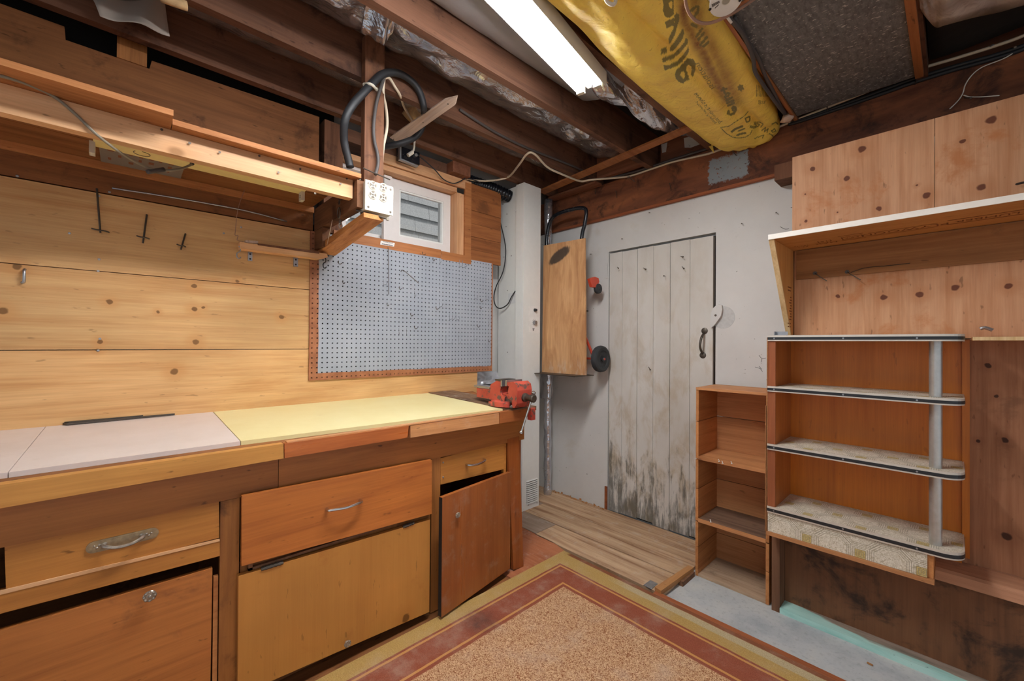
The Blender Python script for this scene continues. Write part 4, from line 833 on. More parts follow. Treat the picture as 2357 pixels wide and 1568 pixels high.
def hook_bm(kind):
    b = B()
    if kind == 0: tube(b, [V3(0, 0, .012), V3(.003, 0, .010), V3(.003, 0, -.016), V3(.008, 0, -.020), V3(.026, 0, -.017), V3(.030, 0, -.008)], .0013, 6, 3)
    elif kind == 1: tube(b, [V3(0, 0, .02), V3(.003, 0, .018), V3(.003, 0, -.022), V3(.006, 0, -.026), V3(.045, .002, -.022), V3(.048, .002, -.010)], .0014, 6, 3)
    else: tube(b, [V3(0, 0, .006), V3(.004, 0, .004), V3(.004, 0, -.006), V3(.010, .004, -.012), V3(.022, .006, -.006)], .0018, 6, 3)
    return b
HL = ('fine steel wire hook', 'long double-bent wire hook', 'short dark hook')
ONES = 'zeroth first second third fourth fifth sixth seventh eighth ninth tenth eleventh twelfth thirteenth fourteenth fifteenth sixteenth seventeenth eighteenth nineteenth'.split()
def ordi(k): return ONES[k] if k < 20 else ('twenty', 'thirty', 'forty')[k // 10 - 2] + '-' + ONES[k % 10] if k % 10 else ('twentieth', 'thirtieth', 'fortieth')[k // 10 - 2]
protos = {}
hooks = [(778, 599, 2), (790, 644, 2), (883, 646, 0), (893, 703, 2), (921, 665, 2), (958, 676, 0), (948, 727, 2), (921, 761, 0), (938, 761, 0), (956, 755, 2), (1000, 594, 2), (1015, 597, 0), (1055, 607, 1), (1064, 607, 1), (1000, 704, 2), (1015, 696, 0), (1031, 726, 0), (1040, 730, 0), (1046, 726, 0), (1029, 782, 1), (1053, 784, 1), (1089, 678, 0), (1103, 687, 2), (1119, 687, 0), (1103, 704, 2), (1095, 745, 2), (1089, 776, 0), (1126, 741, 0), (1122, 782, 2), (976, 580, 2)]
for x, y, k in hooks:
    p = pp(x, y, 'x', PX); p.y = Y0 + (round((p.y - Y0) / g - .5) + .5) * g; p.z = Z0 + (round((p.z - Z0) / g - .5) + .5) * g
    if k not in protos:
        o = MM('peg_hook', hook_bm(k), K['steel' if k < 2 else 'dark_steel'], None, 'all', loc=(0, 0, 0)); protos[k] = o
    else: o = protos[k].copy(); C.objects.link(o)
    o.location = p; o.rotation_euler = (0, 0, R.uniform(-.5, .5)); tag(o, HL[k] + ' on the pegboard, %s row from top, %s column from left' % (ordi(NZ - round((p.z - Z0) / g - .5)), ordi(round((p.y - Y0) / g + .5))), 'hook', 'wire hooks on the pegboard')
cable('long_hook', 'long dark rod hooked straight down the pegboard below the label', [(893, 570, 'x', PX + .004), (894, 580, 'x', PX + .008), (895, 640, 'x', PX + .006), (895, 678, 'x', PX + .005)], .0016, 'dark_steel', 'hook', 6, 3)
cable('long_hook', 'forked steel rod sticking out diagonally from the pegboard', [(923, 625, 'x', PX), (928, 622, 'x', PX + .02), (945, 636, 'x', PX + .04), (964, 652, 'x', PX + .06)], .0022, 'dark_steel', 'hook', 6, 3)

# ------------------------------------------------------------------ ceiling things
fx = thing('fluorescent_lamp', 'lit twin-tube fluorescent batten lamp under the ceiling joists', 'lamp', (-1.02, .87, 2.30))
e0, e1 = (pp(1327, 223, 'z', 2.30) + pp(1391, 196, 'z', 2.30)) / 2, (pp(1102, 0, 'z', 2.30) + pp(1224, 0, 'z', 2.30)) / 2
u = (e0 - e1); u.z = 0; u.normalize(); w = V3(u.y, -u.x, 0); a1 = V3(e0.x, e0.y, 2.30); a0 = a1 - u * 1.23
def lbox(s0, s1, t0, t1, z0, z1): return prism(B(), [a0 + u * s0 + w * t0 + V3(0, 0, z0 - 2.30), a0 + u * s1 + w * t0 + V3(0, 0, z0 - 2.30), a0 + u * s1 + w * t1 + V3(0, 0, z0 - 2.30), a0 + u * s0 + w * t1 + V3(0, 0, z0 - 2.30)], (0, 0, z1 - z0))
M('housing', lbox(-.01, 1.235, -.064, .064, 2.345, 2.368), K['white_metal'], fx, .002)
M('ridge', prism(B(), [a0 + w * -.018 + V3(0, 0, .045), a0 + w * .018 + V3(0, 0, .045), a0 + w * .008 + V3(0, 0, .010), a0 - w * .008 + V3(0, 0, .010)], u * 1.225), K['white_metal'], fx, .002)
M('lip', lbox(-.01, 1.25, .066, .0675, 2.303, 2.368), K['white_metal'], fx); M('lip', lbox(-.01, 1.235, -.0675, -.066, 2.318, 2.368), K['white_metal'], fx)
for t_ in (-.040, .040):
    b = B(); cyl(b, a0 + u * .02 + w * t_ + V3(0, 0, .018), a1 - u * .02 + w * t_ + V3(0, 0, .018), .0185, 14); M('tube', b, K['tube'], fx, smooth=True)
    for s0, s1 in ((0, .018), (1.212, 1.23)):
        M('lamp_holder', lbox(s0, s1, t_ - .017, t_ + .017, 2.298, 2.346), K['ivory'], fx, .004)

def foil(name, label, x0, x1, y0, y1, z, sag, amp, mat, nu=26, nv=90, f=6, seed=1, cat='insulation', prof=None):
    def fn(a, c):
        x, y = x0 + (x1 - x0) * a, y0 + (y1 - y0) * c
        q = Vector((x * f * 1.3, y * f * .8, seed)); d = mnoise.noise(q) * amp * .6 + (1 - abs(mnoise.noise(Vector((q.x * .8 + .5 * q.y, q.y * 1.5, seed + 3))))) ** 5 * amp * .7 - amp * .3
        s = (prof(c) if prof else sag) * math.sin(math.pi * min(max(a, 0), 1)) ** .7
        return Vector((x, y, z - s + d * (.35 + .65 * math.sin(math.pi * a))))
    o = M(name, sheet(B(), fn, nu, nv), K[mat], None, smooth='all'); solid(o, .0016)
    return tag(o, label, cat, 'foil faced insulation between the joists')
foil('insulation_foil', 'foil insulation in the bay over the plank wall', -2.415, -2.192, -2.4, 2.4, 2.56, .02, .02, 'foil_dull', seed=2)
foil('insulation_foil', 'foil insulation sheet in the bay behind the hanging post', -2.150, -1.827, -2.4, 2.48, 2.545, .04, .035, 'foil', seed=5, f=8)
foil('insulation_foil', 'shiny crumpled foil insulation in the bay right of the hanging post', -1.785, -1.397, -2.4, 2.49, 2.565, .055, .045, 'foil', seed=11, f=8, nv=120)
foil('insulation_foil', 'smooth grey sheeting in the bay beside the lit lamp', -1.350, -1.012, -2.4, 1.75, 2.50, .06, .012, 'grey_sheet', seed=3, f=3)
foil('insulation_foil', 'wrinkled silver foil between the lamp and the yellow sack', -.970, -.587, -2.4, 2.46, 2.54, .075, .06, 'foil', seed=21, f=9, nv=130)
foil('insulation_foil', 'dark bay lining over the speckled ceiling panel', -.545, -.114, -2.4, 2.5, 2.57, .02, .02, 'foil_dark', seed=31)
o = M('building_paper', sheet(B(), lambda a, c: V3(-.07 + 1.15 * a, -1.2 + 3.72 * c, 2.435 + .012 * mnoise.noise(Vector((a * 7, c * 9, 4)))), 24, 60), K['paper_black'], None, smooth='all'); solid(o, .0015); tag(o, 'black building paper stretched over the bay at the right', 'insulation')
# torn foil drooping at the right
b = B(); pts = [(2110, -60), (2113, 5), (2118, 20), (2135, 45), (2155, 63), (2175, 58), (2235, 42), (2300, 28), (2345, 15), (2380, 5), (2440, -20)]
ed = [pp(x, y, 'z', 2.375 + .012 * math.sin(i * 2.1)) for i, (x, y) in enumerate(pts)]
ce = catmull(ed, 6); rows = []
for j in range(14):
    t_ = j / 13; rows.append([b.verts.new(p.lerp(Vector((p.x + .02, min(p.y, 1.95) - .55, 2.415)), t_) + V3(0, 0, .03 * mnoise.noise(Vector((p.x * 16, p.y * 16 + t_ * 7, 2))) * math.sin(math.pi * t_) * 1.3 - .03 * math.sin(math.pi * t_))) for p in ce])
for r0_, r1_ in zip(rows, rows[1:]):
    for i in range(len(r0_) - 1): b.faces.new((r0_[i], r0_[i + 1], r1_[i + 1], r1_[i]))
tag(solid(M('torn_foil', b, K['foil_dark'], None, smooth='all'), .0015), 'torn flap of shiny foil drooping in the dark bay at the right', 'insulation')
# torn foil by the sack
b = B(); c0 = [pp(x, y, 'z', z) for x, y, z in ((1375, 205, 2.43), (1390, 228, 2.41), (1440, 240, 2.40), (1462, 262, 2.41), (1500, 288, 2.40), (1560, 304, 2.41), (1606, 312, 2.43))]
ce = catmull(c0, 6); rows = []
for j in range(12):
    t_ = j / 11; rows.append([b.verts.new(p + V3(.05 * t_, -.34 * t_, .10 * t_ - .05 * math.sin(math.pi * t_)) + V3(0, 0, .045 * (1 - abs(mnoise.noise(Vector((p.x * 9 + p.y * 7, t_ * 2.2 - p.y * 3, 9))))) ** 4 * (math.sin(math.pi * t_) + .3) - .02)) for p in ce])
for r0_, r1_ in zip(rows, rows[1:]):
    for i in range(len(r0_) - 1): b.faces.new((r0_[i], r0_[i + 1], r1_[i + 1], r1_[i]))
tag(solid(M('torn_foil', b, K['foil'], None, smooth='all'), .0015), 'crumpled torn foil hanging between the lamp end and the yellow sack', 'insulation')
b = B(); c0 = [pp(x, y, 'z', z) for x, y, z in ((830, 74, 2.47), (862, 86, 2.45), (881, 101, 2.42), (890, 92, 2.44), (905, 70, 2.46))]; ce = catmull(c0, 5); rows = []
for j in range(7):
    t_ = j / 6; rows.append([b.verts.new(p + V3(.10 * t_, -.02 * t_, .10 * t_ + .02 * mnoise.noise(Vector((p.x * 30, p.y * 30, t_ * 4))))) for p in ce])
for r0_, r1_ in zip(rows, rows[1:]):
    for i in range(len(r0_) - 1): b.faces.new((r0_[i], r0_[i + 1], r1_[i + 1], r1_[i]))
tag(solid(M('torn_foil', b, K['foil'], None, smooth='all'), .0012), 'small folded foil corner at the top of the hanging post', 'insulation')

pn = thing('ceiling_panel', 'charcoal speckled fibre panel nailed under the joists', 'panel', (-.33, 1.6, 2.36))
M('board', box(-.537, -.113, .9, 2.452, 2.352, 2.365), K['speckle'], pn, .002)
M('edge_batten', box(-.112, -.086, .9, 2.46, 2.345, 2.369), K['trim_wood'], pn, .002)
M('edge_batten', box(-.552, -.539, .9, 2.47, 2.340, 2.369), K['trim_wood'], pn, .002)
p = [pp(x, y, 'z', 2.349) for x, y in ((1680, 40), (1745, -4), (1735, -12), (1660, 36))]; M('edge_batten', prism(B(), p, (0, 0, .003)), K['trim_wood'], pn)
pa = thing('paper_sheet', 'limp grey paper flap hanging from the ceiling joists over the shelf', 'paper', (-2.0, 0, 2.32))
def fp(a, c):
    p0, p1, p2, p3 = pp(212, -4, 'x', -2.10), pp(378, -4, 'x', -2.10), pp(391, 82, 'x', -2.06), pp(230, 38, 'x', -2.06)
    p = p0.lerp(p1, a).lerp(p3.lerp(p2, a), c); return p + V3(.035 * math.sin(a * 3.1) * c + .012 * math.sin(a * 9 + c * 3), 0, -.012 * math.sin(math.pi * a) * c)
solid(M('flap', sheet(B(), fp, 16, 12), K['paper'], pa, smooth='all'), .001)
cable('pipe_wrap', 'rolled tan insulation scrap beside the grey paper flap', [(372, -6, 'z', 2.36), (400, 4, 'z', 2.355), (430, 14, 'z', 2.36)], .016, 'wadding', 'insulation', 10, 3)

# yellow sack between the joists
YS0, YS1, NS, NA = .35, 2.525, 430, 330
PX0 = [(.35, -.90), (1.15, -.93), (1.39, -.95), (1.9, -.955), (2.3, -.950), (2.45, -.935), (2.525, -.895)]
PX1 = [(.35, -.60), (1.2, -.56), (1.55, -.545), (1.9, -.56), (2.3, -.592), (2.45, -.612), (2.525, -.63)]
SG = [(.35, .05), (1.0, .07), (1.5, .085), (1.9, .09), (2.2, .075), (2.4, .08), (2.49, .088), (2.525, .075)]
def itp(t, T):
    for (a, x), (c, z) in zip(T, T[1:]):
        if t <= c:
            k = max(0, (t - a) / (c - a)); k = k * k * (3 - 2 * k); return x + (z - x) * k
    return T[-1][1]
b = B(); rings = []
for i in range(NS + 1):
    y = YS0 + (YS1 - YS0) * (i / NS); x0, x1, sg = itp(y, PX0), itp(y, PX1), itp(y, SG); xc, hw = (x0 + x1) / 2, (x1 - x0) / 2; ring = []
    cap = max(0, (y - 2.44) / .085)
    for j in range(NA):
        a = math.pi * j / 300 if j <= 300 else math.pi * (1 + (j - 300) / 30); cx, sz = math.cos(a), math.sin(a)
        x = xc + hw * (abs(cx) ** .8) * (1 if cx > 0 else -1); z = 2.372 - (sg if sz > 0 else -.02) * abs(sz) ** .75
        if sz > 0:
            n1 = mnoise.noise(Vector((x * 7, y * 3.2, 1))) * .020 + mnoise.noise(Vector((x * 19, y * 9, 5))) * .006
            fold = .022 * math.exp(-((x - (xc + .03 + .05 * (y - 1.6))) / .022) ** 2) * max(0, min(1, (2.35 - y) * 3)) + .030 * math.exp(-((x - x1 + .085) / .02) ** 2) * max(0, min(1, (y - 1.95) * 3)) * max(0, min(1, (2.47 - y) * 8))
            crump = cap * (.018 * mnoise.noise(Vector((x * 30, y * 26, 3))))
            z += (n1 + fold + crump) * sz
        ring.append(b.verts.new((x, y, z)))
    rings.append(ring)
for r0_, r1_ in zip(rings, rings[1:]):
    for j in range(NA): b.faces.new((r0_[j], r0_[(j + 1) % NA], r1_[(j + 1) % NA], r1_[j]))
for rr, yy in ((rings[0], YS0), (rings[-1], YS1 + .012)):
    prev = rr
    for s_ in (.75, .45, .12):
        nx = []
        c_ = sum((v.co for v in rr), Vector()) / len(rr)
        for v in rr: q = c_.lerp(v.co, s_); q.y = yy - (.012 * s_ if yy > 1 else 0); nx.append(b.verts.new(q + V3(0, .006 * mnoise.noise(q * 30), 0)))
        for j in range(NA): b.faces.new((prev[j], prev[(j + 1) % NA], nx[(j + 1) % NA], nx[j]))
        prev = nx
    b.faces.new(prev)
sack = thing('insulation_sack', 'bulging yellow plastic insulation sack wired between the ceiling joists', 'sack', (-.76, 1.4, 2.27))
bag = M('sack_body', b, K['sack'], sack, smooth='all')
# printed marks: polygons and strokes given where they stand on the sack
ZA = lambda P_: [(1460 + x * .14035, y * .14035) for x, y in P_]
ZB = lambda P_: [(1560 + x * .14665, 120 + y * .14665) for x, y in P_]
polys = [ZA(q) for q in (
    [(450, -40), (480, 60), (470, 170), (500, 260), (540, 295), (600, 280), (650, 220), (645, -40)],
    [(500, 355), (650, 295), (660, 410), (530, 475)], [(690, 210), (740, 240), (735, 330), (690, 480), (660, 580), (600, 700), (568, 725), (560, 640), (590, 570), (640, 470), (660, 380), (655, 260)],
    [(800, 455), (822, 540), (790, 640), (720, 740), (630, 840), (590, 845), (580, 780), (650, 700), (730, 580)], [(422, 810), (530, 768), (542, 865), (445, 895)],
    [(850, 610), (885, 650), (870, 720), (760, 860), (640, 960), (470, 1028), (450, 950), (560, 915), (640, 885), (740, 790), (820, 690)],
    [(885, 760), (900, 820), (870, 900), (780, 1020), (690, 1090), (500, 1155), (478, 1075), (590, 1060), (690, 1010), (800, 900), (870, 800)],
    [(870, 955), (970, 970), (1005, 1040), (1000, 1160), (960, 1260), (925, 1230), (940, 1170), (935, 1100), (900, 1060), (860, 1075), (850, 1140), (870, 1200), (905, 1290), (900, 1310), (830, 1340), (800, 1370), (740, 1350), (680, 1290), (665, 1220), (700, 1140), (780, 1060), (840, 990)])]
holes = [ZA([(560, 60), (590, 140), (620, 130), (625, 40), (600, 10)]), ZA([(800, 1160), (760, 1200), (760, 1260), (800, 1290), (828, 1280), (825, 1190)])]
lf = [(990 + (62 if k % 2 else 40) * math.cos(k * .483), 560 + (62 if k % 2 else 40) * math.sin(k * .483)) for k in range(13)]
polys.append(ZB(lf))
strokes = [(ZB(q), w_) for q, w_ in (
    ([(715, 560), (735, 640)], 2.6), ([(690, 600), (765, 575)], 2.4), ([(735, 700), (790, 690), (815, 650), (790, 640), (760, 660), (745, 700), (760, 730)], 2.2), ([(765, 760), (850, 715)], 2.8), ([(775, 800), (870, 760)], 2.8), ([(790, 840), (880, 800)], 2.6),
    ([(800, 930), (790, 960), (830, 980), (880, 960), (910, 905), (905, 870), (880, 860), (860, 880), (870, 910)], 3.0),
    ([(670, 1185), (800, 1165), (930, 1080), (1050, 1000), (1105, 930)], .9), ([(670, 1185), (760, 1275), (860, 1335), (950, 1350), (1060, 1335), (1140, 1290), (1165, 1225)], .9),
    ([(850, 1250), (900, 1210), (1010, 1165)], 2.6), ([(930, 1305), (1000, 1280), (1060, 1270)], 2.2), ([(950, 1240), (1050, 1200)], 1.4), ([(1060, 1040), (1080, 1100), (1130, 1080), (1130, 1010), (1080, 1030)], 1.6),
    ([(1140, 1180), (1200, 1190), (1270, 1160), (1280, 1130), (1210, 1120)], 1.3), ([(1140, 1160), (1200, 1170), (1240, 1150), (1200, 1130)], 1.1), ([(1200, 1100), (1290, 1100), (1340, 1130), (1300, 1180)], 1.0),
    ([(1320, 1230), (1380, 1180), (1360, 1250), (1420, 1200), (1400, 1260)], 1.1), ([(1470, 1240), (1520, 1200), (1540, 1240), (1490, 1260), (1470, 1230)], 1.1), ([(1440, 1280), (1490, 1310), (1505, 1350)], 1.2), ([(1210, 1355), (1290, 1320), (1350, 1300), (1330, 1350)], 1.0), ([(1480, 1130), (1540, 1100), (1570, 1130)], 1.2))]
strokes += [(ZA(q), w_) for q, w_ in (([(900, 200), (960, 150), (1010, 110), (1050, 110), (1040, 190), (980, 280)], 3.2), ([(950, 400), (1010, 430)], 4), ([(1020, 600), (1110, 470)], 3), ([(1050, 650), (1140, 540)], 3), ([(1080, 740), (1190, 610)], 3), ([(1130, 760), (1210, 690)], 3))]
for k in range(10): strokes.append(([(1742 + k * 3.4, 196 + k * 1.2), (1741 + k * 3.2, 222)], .7))
def ptext(s, x, y, ang, size, mirror=1):
    bm_ = text_bm(s, size, (0, 0, 0), (1, 0, 0), (0, 1, 0), 0.0001, 'LEFT'); bmesh.ops.triangulate(bm_, faces=bm_.faces)
    ca, sa_ = math.cos(ang), math.sin(ang); T = []
    for f in bm_.faces:
        if f.normal.z < .5: continue
        T.append([(x + ca * v.co.x - sa_ * v.co.y * mirror, y + sa_ * v.co.x + ca * v.co.y * mirror) for v in f.verts])
    bm_.free(); return T
tris = ptext('isolation', 1643, 204, -2.14, 21, 1) + ptext('batiment isolation', 1659, 283, -2.28, 12.5, 1) + ptext('building insulation', 1648, 284, -2.30, 9.5, 1) + ptext('8ar', 1745, 236, -.12, 14, -1)
def inside(p, poly):
    x, y = p; c_ = False; n_ = len(poly)
    for i in range(n_):
        (xa, ya), (xb, yb) = poly[i], poly[i - 1]
        if (ya > y) != (yb > y) and x < (xb - xa) * (y - ya) / (yb - ya) + xa: c_ = not c_
    return c_
def segd(p, a, c_):
    ax, ay = a; dx, dy = c_[0] - ax, c_[1] - ay; t_ = max(0, min(1, ((p[0] - ax) * dx + (p[1] - ay) * dy) / (dx * dx + dy * dy + 1e-9))); return math.hypot(p[0] - ax - t_ * dx, p[1] - ay - t_ * dy)
cells = {}
def bucket(item, pts, pad):
    xs, ys = [p[0] for p in pts], [p[1] for p in pts]
    for i in range(int((min(xs) - pad) // 12), int((max(xs) + pad) // 12) + 1):
        for j in range(int((min(ys) - pad) // 12), int((max(ys) + pad) // 12) + 1): cells.setdefault((i, j), []).append(item)
for q in polys: bucket(('p', q), q, 0)
for q in tris: bucket(('p', q), q, 0)
for q in holes: bucket(('h', q), q, 0)
for q, w_ in strokes:
    for s0, s1 in zip(q, q[1:]): bucket(('s', (s0, s1), w_), (s0, s1), w_)
GR = [(1566, -60), (1576, 50), (1600, 91), (1621, 126), (1643, 175), (1658, 204), (1672, 225)]; GR2 = [(1590, -60), (1610, 60), (1640, 110), (1665, 160), (1690, 230)]
me = bag.data; ink = me.attributes.new('ink', 'FLOAT', 'POINT'); grm = me.attributes.new('grime', 'FLOAT', 'POINT'); oo = ORG[bag]
iv, gvv = [0.0] * len(me.vertices), [0.0] * len(me.vertices)
for v in me.vertices:
    co = v.co + oo
    if co.z > 2.37 or co.y < .9: continue
    p = pix(co); hit = 0
    for it in cells.get((int(p[0] // 12), int(p[1] // 12)), ()):
        if it[0] == 'p' and not hit and inside(p, it[1]): hit = 1
        elif it[0] == 's' and not hit and segd(p, *it[1]) < it[2]: hit = 1
    if hit and any(inside(p, h) for h in holes): hit = 0
    iv[v.index] = hit
    gvv[v.index] = max(math.exp(-(min(segd(p, a, c_) for a, c_ in zip(GR, GR[1:])) / 17) ** 2), .8 * math.exp(-(min(segd(p, a, c_) for a, c_ in zip(GR2, GR2[1:])) / 22) ** 2), .4 * math.exp(-((p[0] - 1640) / 55) ** 2 - ((p[1] - 40) / 45) ** 2))
ink.data.foreach_set('value', iv); grm.data.foreach_set('value', gvv)
b = B(); e = [pp(x, y, 'y', 2.50) for x, y in ((1612, 300), (1648, 322), (1640, 330), (1643, 352), (1625, 330))]; prism(b, e, (0, .004, 0)); M('sack_tail', b, K['sack'], sack)
spool = thing('wire_spool', 'white spool disc of tan wire hanging under the sack', 'spool', tuple(pp(1668, -6, 'z', 2.25)))
so = pp(1671, 0, 'z', 2.245); sn = Vector((.22, -.30, -1)).normalized()
b = B(); lathe(b, [(.046, 0), (.046, .0025), (.045, .003)], so, sn, 32); M('flange', b, K['white_metal'], spool, smooth=True)
b = B(); lathe(b, [(.024, -.05), (.024, 0)], so, sn, 20); M('core', b, K['tan_cable'], spool, smooth=True)
b = B(); lathe(b, [(.046, -.052), (.046, -.050)], so, sn, 32); M('flange', b, K['white_metal'], spool, smooth=True)
su = sn.orthogonal().normalized(); sv = sn.cross(su)
b = B(); lathe(b, [(.012, .0031), (.012, .0042), (.0105, .0042), (.0105, .0031)], so, sn, 20); M('hub_ring', b, K['ivory'], spool)
nrm = lambda px, py: ppn(px, py, so + sn * .0032, sn)
b = B()
for k in range(9): prism(b, [nrm(1638 + k * 2.0, 10 - k * 1.0), nrm(1639.2 + k * 2.0, 9.4 - k * 1.0), nrm(1641 + k * 1.9, 16 - k * 1.2), nrm(1639.8 + k * 1.9, 16.6 - k * 1.2)], sn * .0004)
prism(b, [nrm(1645, 18.5), nrm(1654, 10), nrm(1655, 11), nrm(1646, 19.5)], sn * .0004); M('barcode', b, K['ink'], spool)
for q in ((1634, 20), (1703, -1)):
    b = B(); lathe(b, [(.0045, .0031), (.0045, .0037)], nrm(*q), sn, 10); M('hole', b, K['black'], spool)
cable('wire_loop', 'loop of tan twin cable hanging around the white spool', [(1577, -30, 'z', 2.25), (1578, 5, 'z', 2.245), (1586, 30, 'z', 2.24), (1602, 48, 'z', 2.235), (1622, 53.5, 'z', 2.235), (1645, 50, 'z', 2.235), (1672, 38, 'z', 2.24), (1700, 22, 'z', 2.27), (1742, -6, 'z', 2.33)], .0048, 'tan_cable')
cable('white_stub', 'short white cable stub poking out beside the spool', [(1673, 38, 'z', 2.30), (1684, 53, 'z', 2.285)], .0045, 'white_cable', k=1)
cable('dark_cable', 'front charcoal cable running along the right side of the yellow sack', [(1668, 20, 'z', 2.335), (1676, 39, 'z', 2.33), (1701, 66, 'z', 2.325), (1720, 97, 'z', 2.32), (1733, 133, 'z', 2.315), (1738, 165, 'z', 2.315), (1752, 188, 'z', 2.32), (1770, 214, 'z', 2.325), (1784, 234, 'z', 2.325), (1796, 250, 'z', 2.33), (1806, 262, 'z', 2.34)], .0075, 'char_cable')
cable('dark_cable', 'rear charcoal cable between the yellow sack and the speckled panel', [(1690, 40, 'z', 2.345), (1724, 100, 'z', 2.34), (1747, 138, 'z', 2.335), (1761, 174, 'z', 2.335), (1780, 211, 'z', 2.335), (1797, 246, 'z', 2.335), (1808, 262, 'z', 2.345)], .007, 'char_cable')
cable('white_strap', 'pale loop of strap hanging over the sack at the picture top', [(1390, -20, 'z', 2.30), (1396, 2, 'z', 2.29), (1408, 10, 'z', 2.285), (1416, 6, 'z', 2.29), (1418, -14, 'z', 2.30)], .006, 'ivory')
b = B(); lathe(b, [(.001, -.03), (.02, -.02), (.026, 0), (.018, .024), (.001, .03)], pp(1812, 272, 'z', 2.34), (0, 1, 0), 12)
for v in b.verts: v.co += Vector((mnoise.noise(v.co * 40), mnoise.noise(v.co * 40 + Vector((5, 0, 0))), mnoise.noise(v.co * 40 + Vector((0, 7, 0))))) * .012
tag(M('foam_wad', b, K['brace'], None, smooth='all'), 'pinkish wad of insulation at the end of the yellow sack', 'insulation')

# cables round the post and along the beam
cable('black_hose', 'thick black cable looping over the hanging post', [(806, 385, 'x', -1.80), (803, 372, 'x', -1.80), (792, 324, 'x', -1.78), (794, 278, 'x', -1.74), (810, 244, 'x', -1.725), (836, 214, 'x', -1.722), (856, 193, 'x', -1.724), (876, 174, 'x', -1.73), (898, 167, 'x', -1.742), (925, 172, 'x', -1.752), (953, 193, 'x', -1.762), (968, 217, 'x', -1.768), (974, 238, 'x', -1.772), (975.5, 250, 'x', -1.80), (976, 262, 'x', -1.96), (973, 290, 'x', -2.0), (957, 315, 'x', -2.03), (920, 331, 'x', -2.05), (880, 338, 'x', -2.13)], .0165, 'black', seg=12)
cl = thing('cable_clamp', 'tan two-screw cable clamp holding the thick black cable to the post', 'clamp', tuple(pp(850, 198, 'x', -1.735)))
b = B(); tube(b, [pp(839, 195, 'x', -1.744), pp(846, 193, 'x', -1.715), pp(855, 195, 'x', -1.703), pp(862, 201, 'x', -1.712), pp(865, 206, 'x', -1.744)], .0065, 8, 3); M('strap', b, K['ivory'], cl, smooth=True)
b = B(); [lathe(b, [(.009, 0), (.009, .004), (.004, .005)], pp(*q, 'x', -1.745), (1, 0, 0), 10) for q in ((839, 196), (866, 206))]; M('screw', b, K['ivory'], cl)
cable('armoured_cable', 'dark ribbed cable running down the post face into the socket box', [(884, 180, 'x', -1.735), (877, 200, 'x', -1.732), (866, 240, 'x', -1.732), (860, 290, 'x', -1.732), (862, 325, 'x', -1.732), (869, 355, 'x', -1.73), (870, 378, 'x', -1.728), (864, 402, 'x', -1.72)], .0075, 'char_cable')
cable('beige_cable', 'beige cable hanging down the right edge of the post to the window', [(884, 182, 'x', -1.74), (882, 215, 'x', -1.75), (888, 245, 'x', -1.78), (891, 275, 'x', -1.80), (890, 300, 'x', -1.80), (883, 335, 'x', -1.80), (880, 366, 'x', -1.79), (879, 395, 'x', -1.76)], .0068, 'beige_cable')
cable('beige_cable', 'beige cable curving from the post behind the short brace', [(884, 180, 'x', -1.74), (896, 180, 'x', -1.755), (909, 200, 'x', -1.768), (921, 220, 'x', -1.79), (931, 248, 'x', -1.95), (949, 280, 'x', -2.10), (954, 300, 'x', -2.14)], .0062, 'beige_cable')
cable('white_cable', 'short white cable dropping into the black junction box', [(954, 300, 'x', -2.14), (954, 325, 'x', -2.14), (952, 345, 'x', -2.16), (944, 355, 'x', -2.18)], .0062, 'white_cable')
br = thing('short_brace', 'short pale board nailed across the joists under the cables', 'board', tuple(pp(970, 285, 'z', 2.35)))
p = [pp(x, y, 'z', z) for x, y, z in ((897, 317, 2.362), (921, 331, 2.322), (1047, 242, 2.322), (1051, 224, 2.34), (1022, 231, 2.362))]; M('board', prism(B(), p, (0, .008, .014)), K['brace'], br, .001)
for q in ((906, 321), (918, 323), (975, 281), (1005, 260), (1032, 238)): nail(pp(*q, 'z', 2.342), (0, -.4, -1), .004, .002, .004, br)
jb = thing('junction_box', 'black square junction box with a white plug over the window head', 'box', tuple(pp(943, 352, 'x', -2.24)))
M('box', slab('x', -2.19, [(922, 336), (966, 352), (966, 380), (922, 364)], -.05), K['black_gloss'], jb, .004)
M('plate', slab('x', -2.187, [(920, 363), (963, 381), (962, 384), (920, 367)], -.02), K['steel'], jb, .001); M('plate', slab('x', -2.187, [(920, 332), (924, 333), (924, 366), (920, 365)], -.02), K['steel'], jb, .001)
b = B(); tube(b, [pp(950, 350, 'x', -2.17), pp(939, 358, 'x', -2.175)], .011, 10, 1); M('connector', b, K['white_cable'], jb, smooth=True)
b = B(); lathe(b, [(.010, 0), (.010, .012), (.006, .016)], pp(956, 358, 'x', -2.19), (1, 0, 0), 12); M('connector', b, K['steel'], jb, smooth=True)
b = B(); lathe(b, [(.02, -.04), (.045, -.02), (.052, .01), (.04, .04), (.015, .06)], pp(950, 265, 'x', -2.12), (-.3, .1, 1), 14)
for v in b.verts: v.co += Vector((mnoise.noise(v.co * 22), mnoise.noise(v.co * 22 + Vector((5, 0, 0))), mnoise.noise(v.co * 22 + Vector((0, 7, 0))))) * .022
tag(M('foam_wad', b, K['wadding'], None, smooth='all'), 'tan lump of insulation foam behind the short brace', 'insulation')
cable('thin_cord', 'thin black and white cord sagging across the window head', [(962, 357, 'x', -2.18), (980, 372, 'x', -2.19), (1002, 392, 'x', -2.21), (1021, 413, 'x', -2.225), (1042, 422, 'x', -2.225), (1058, 418, 'x', -2.225), (1074, 408, 'x', -2.225)], .0035, 'black')
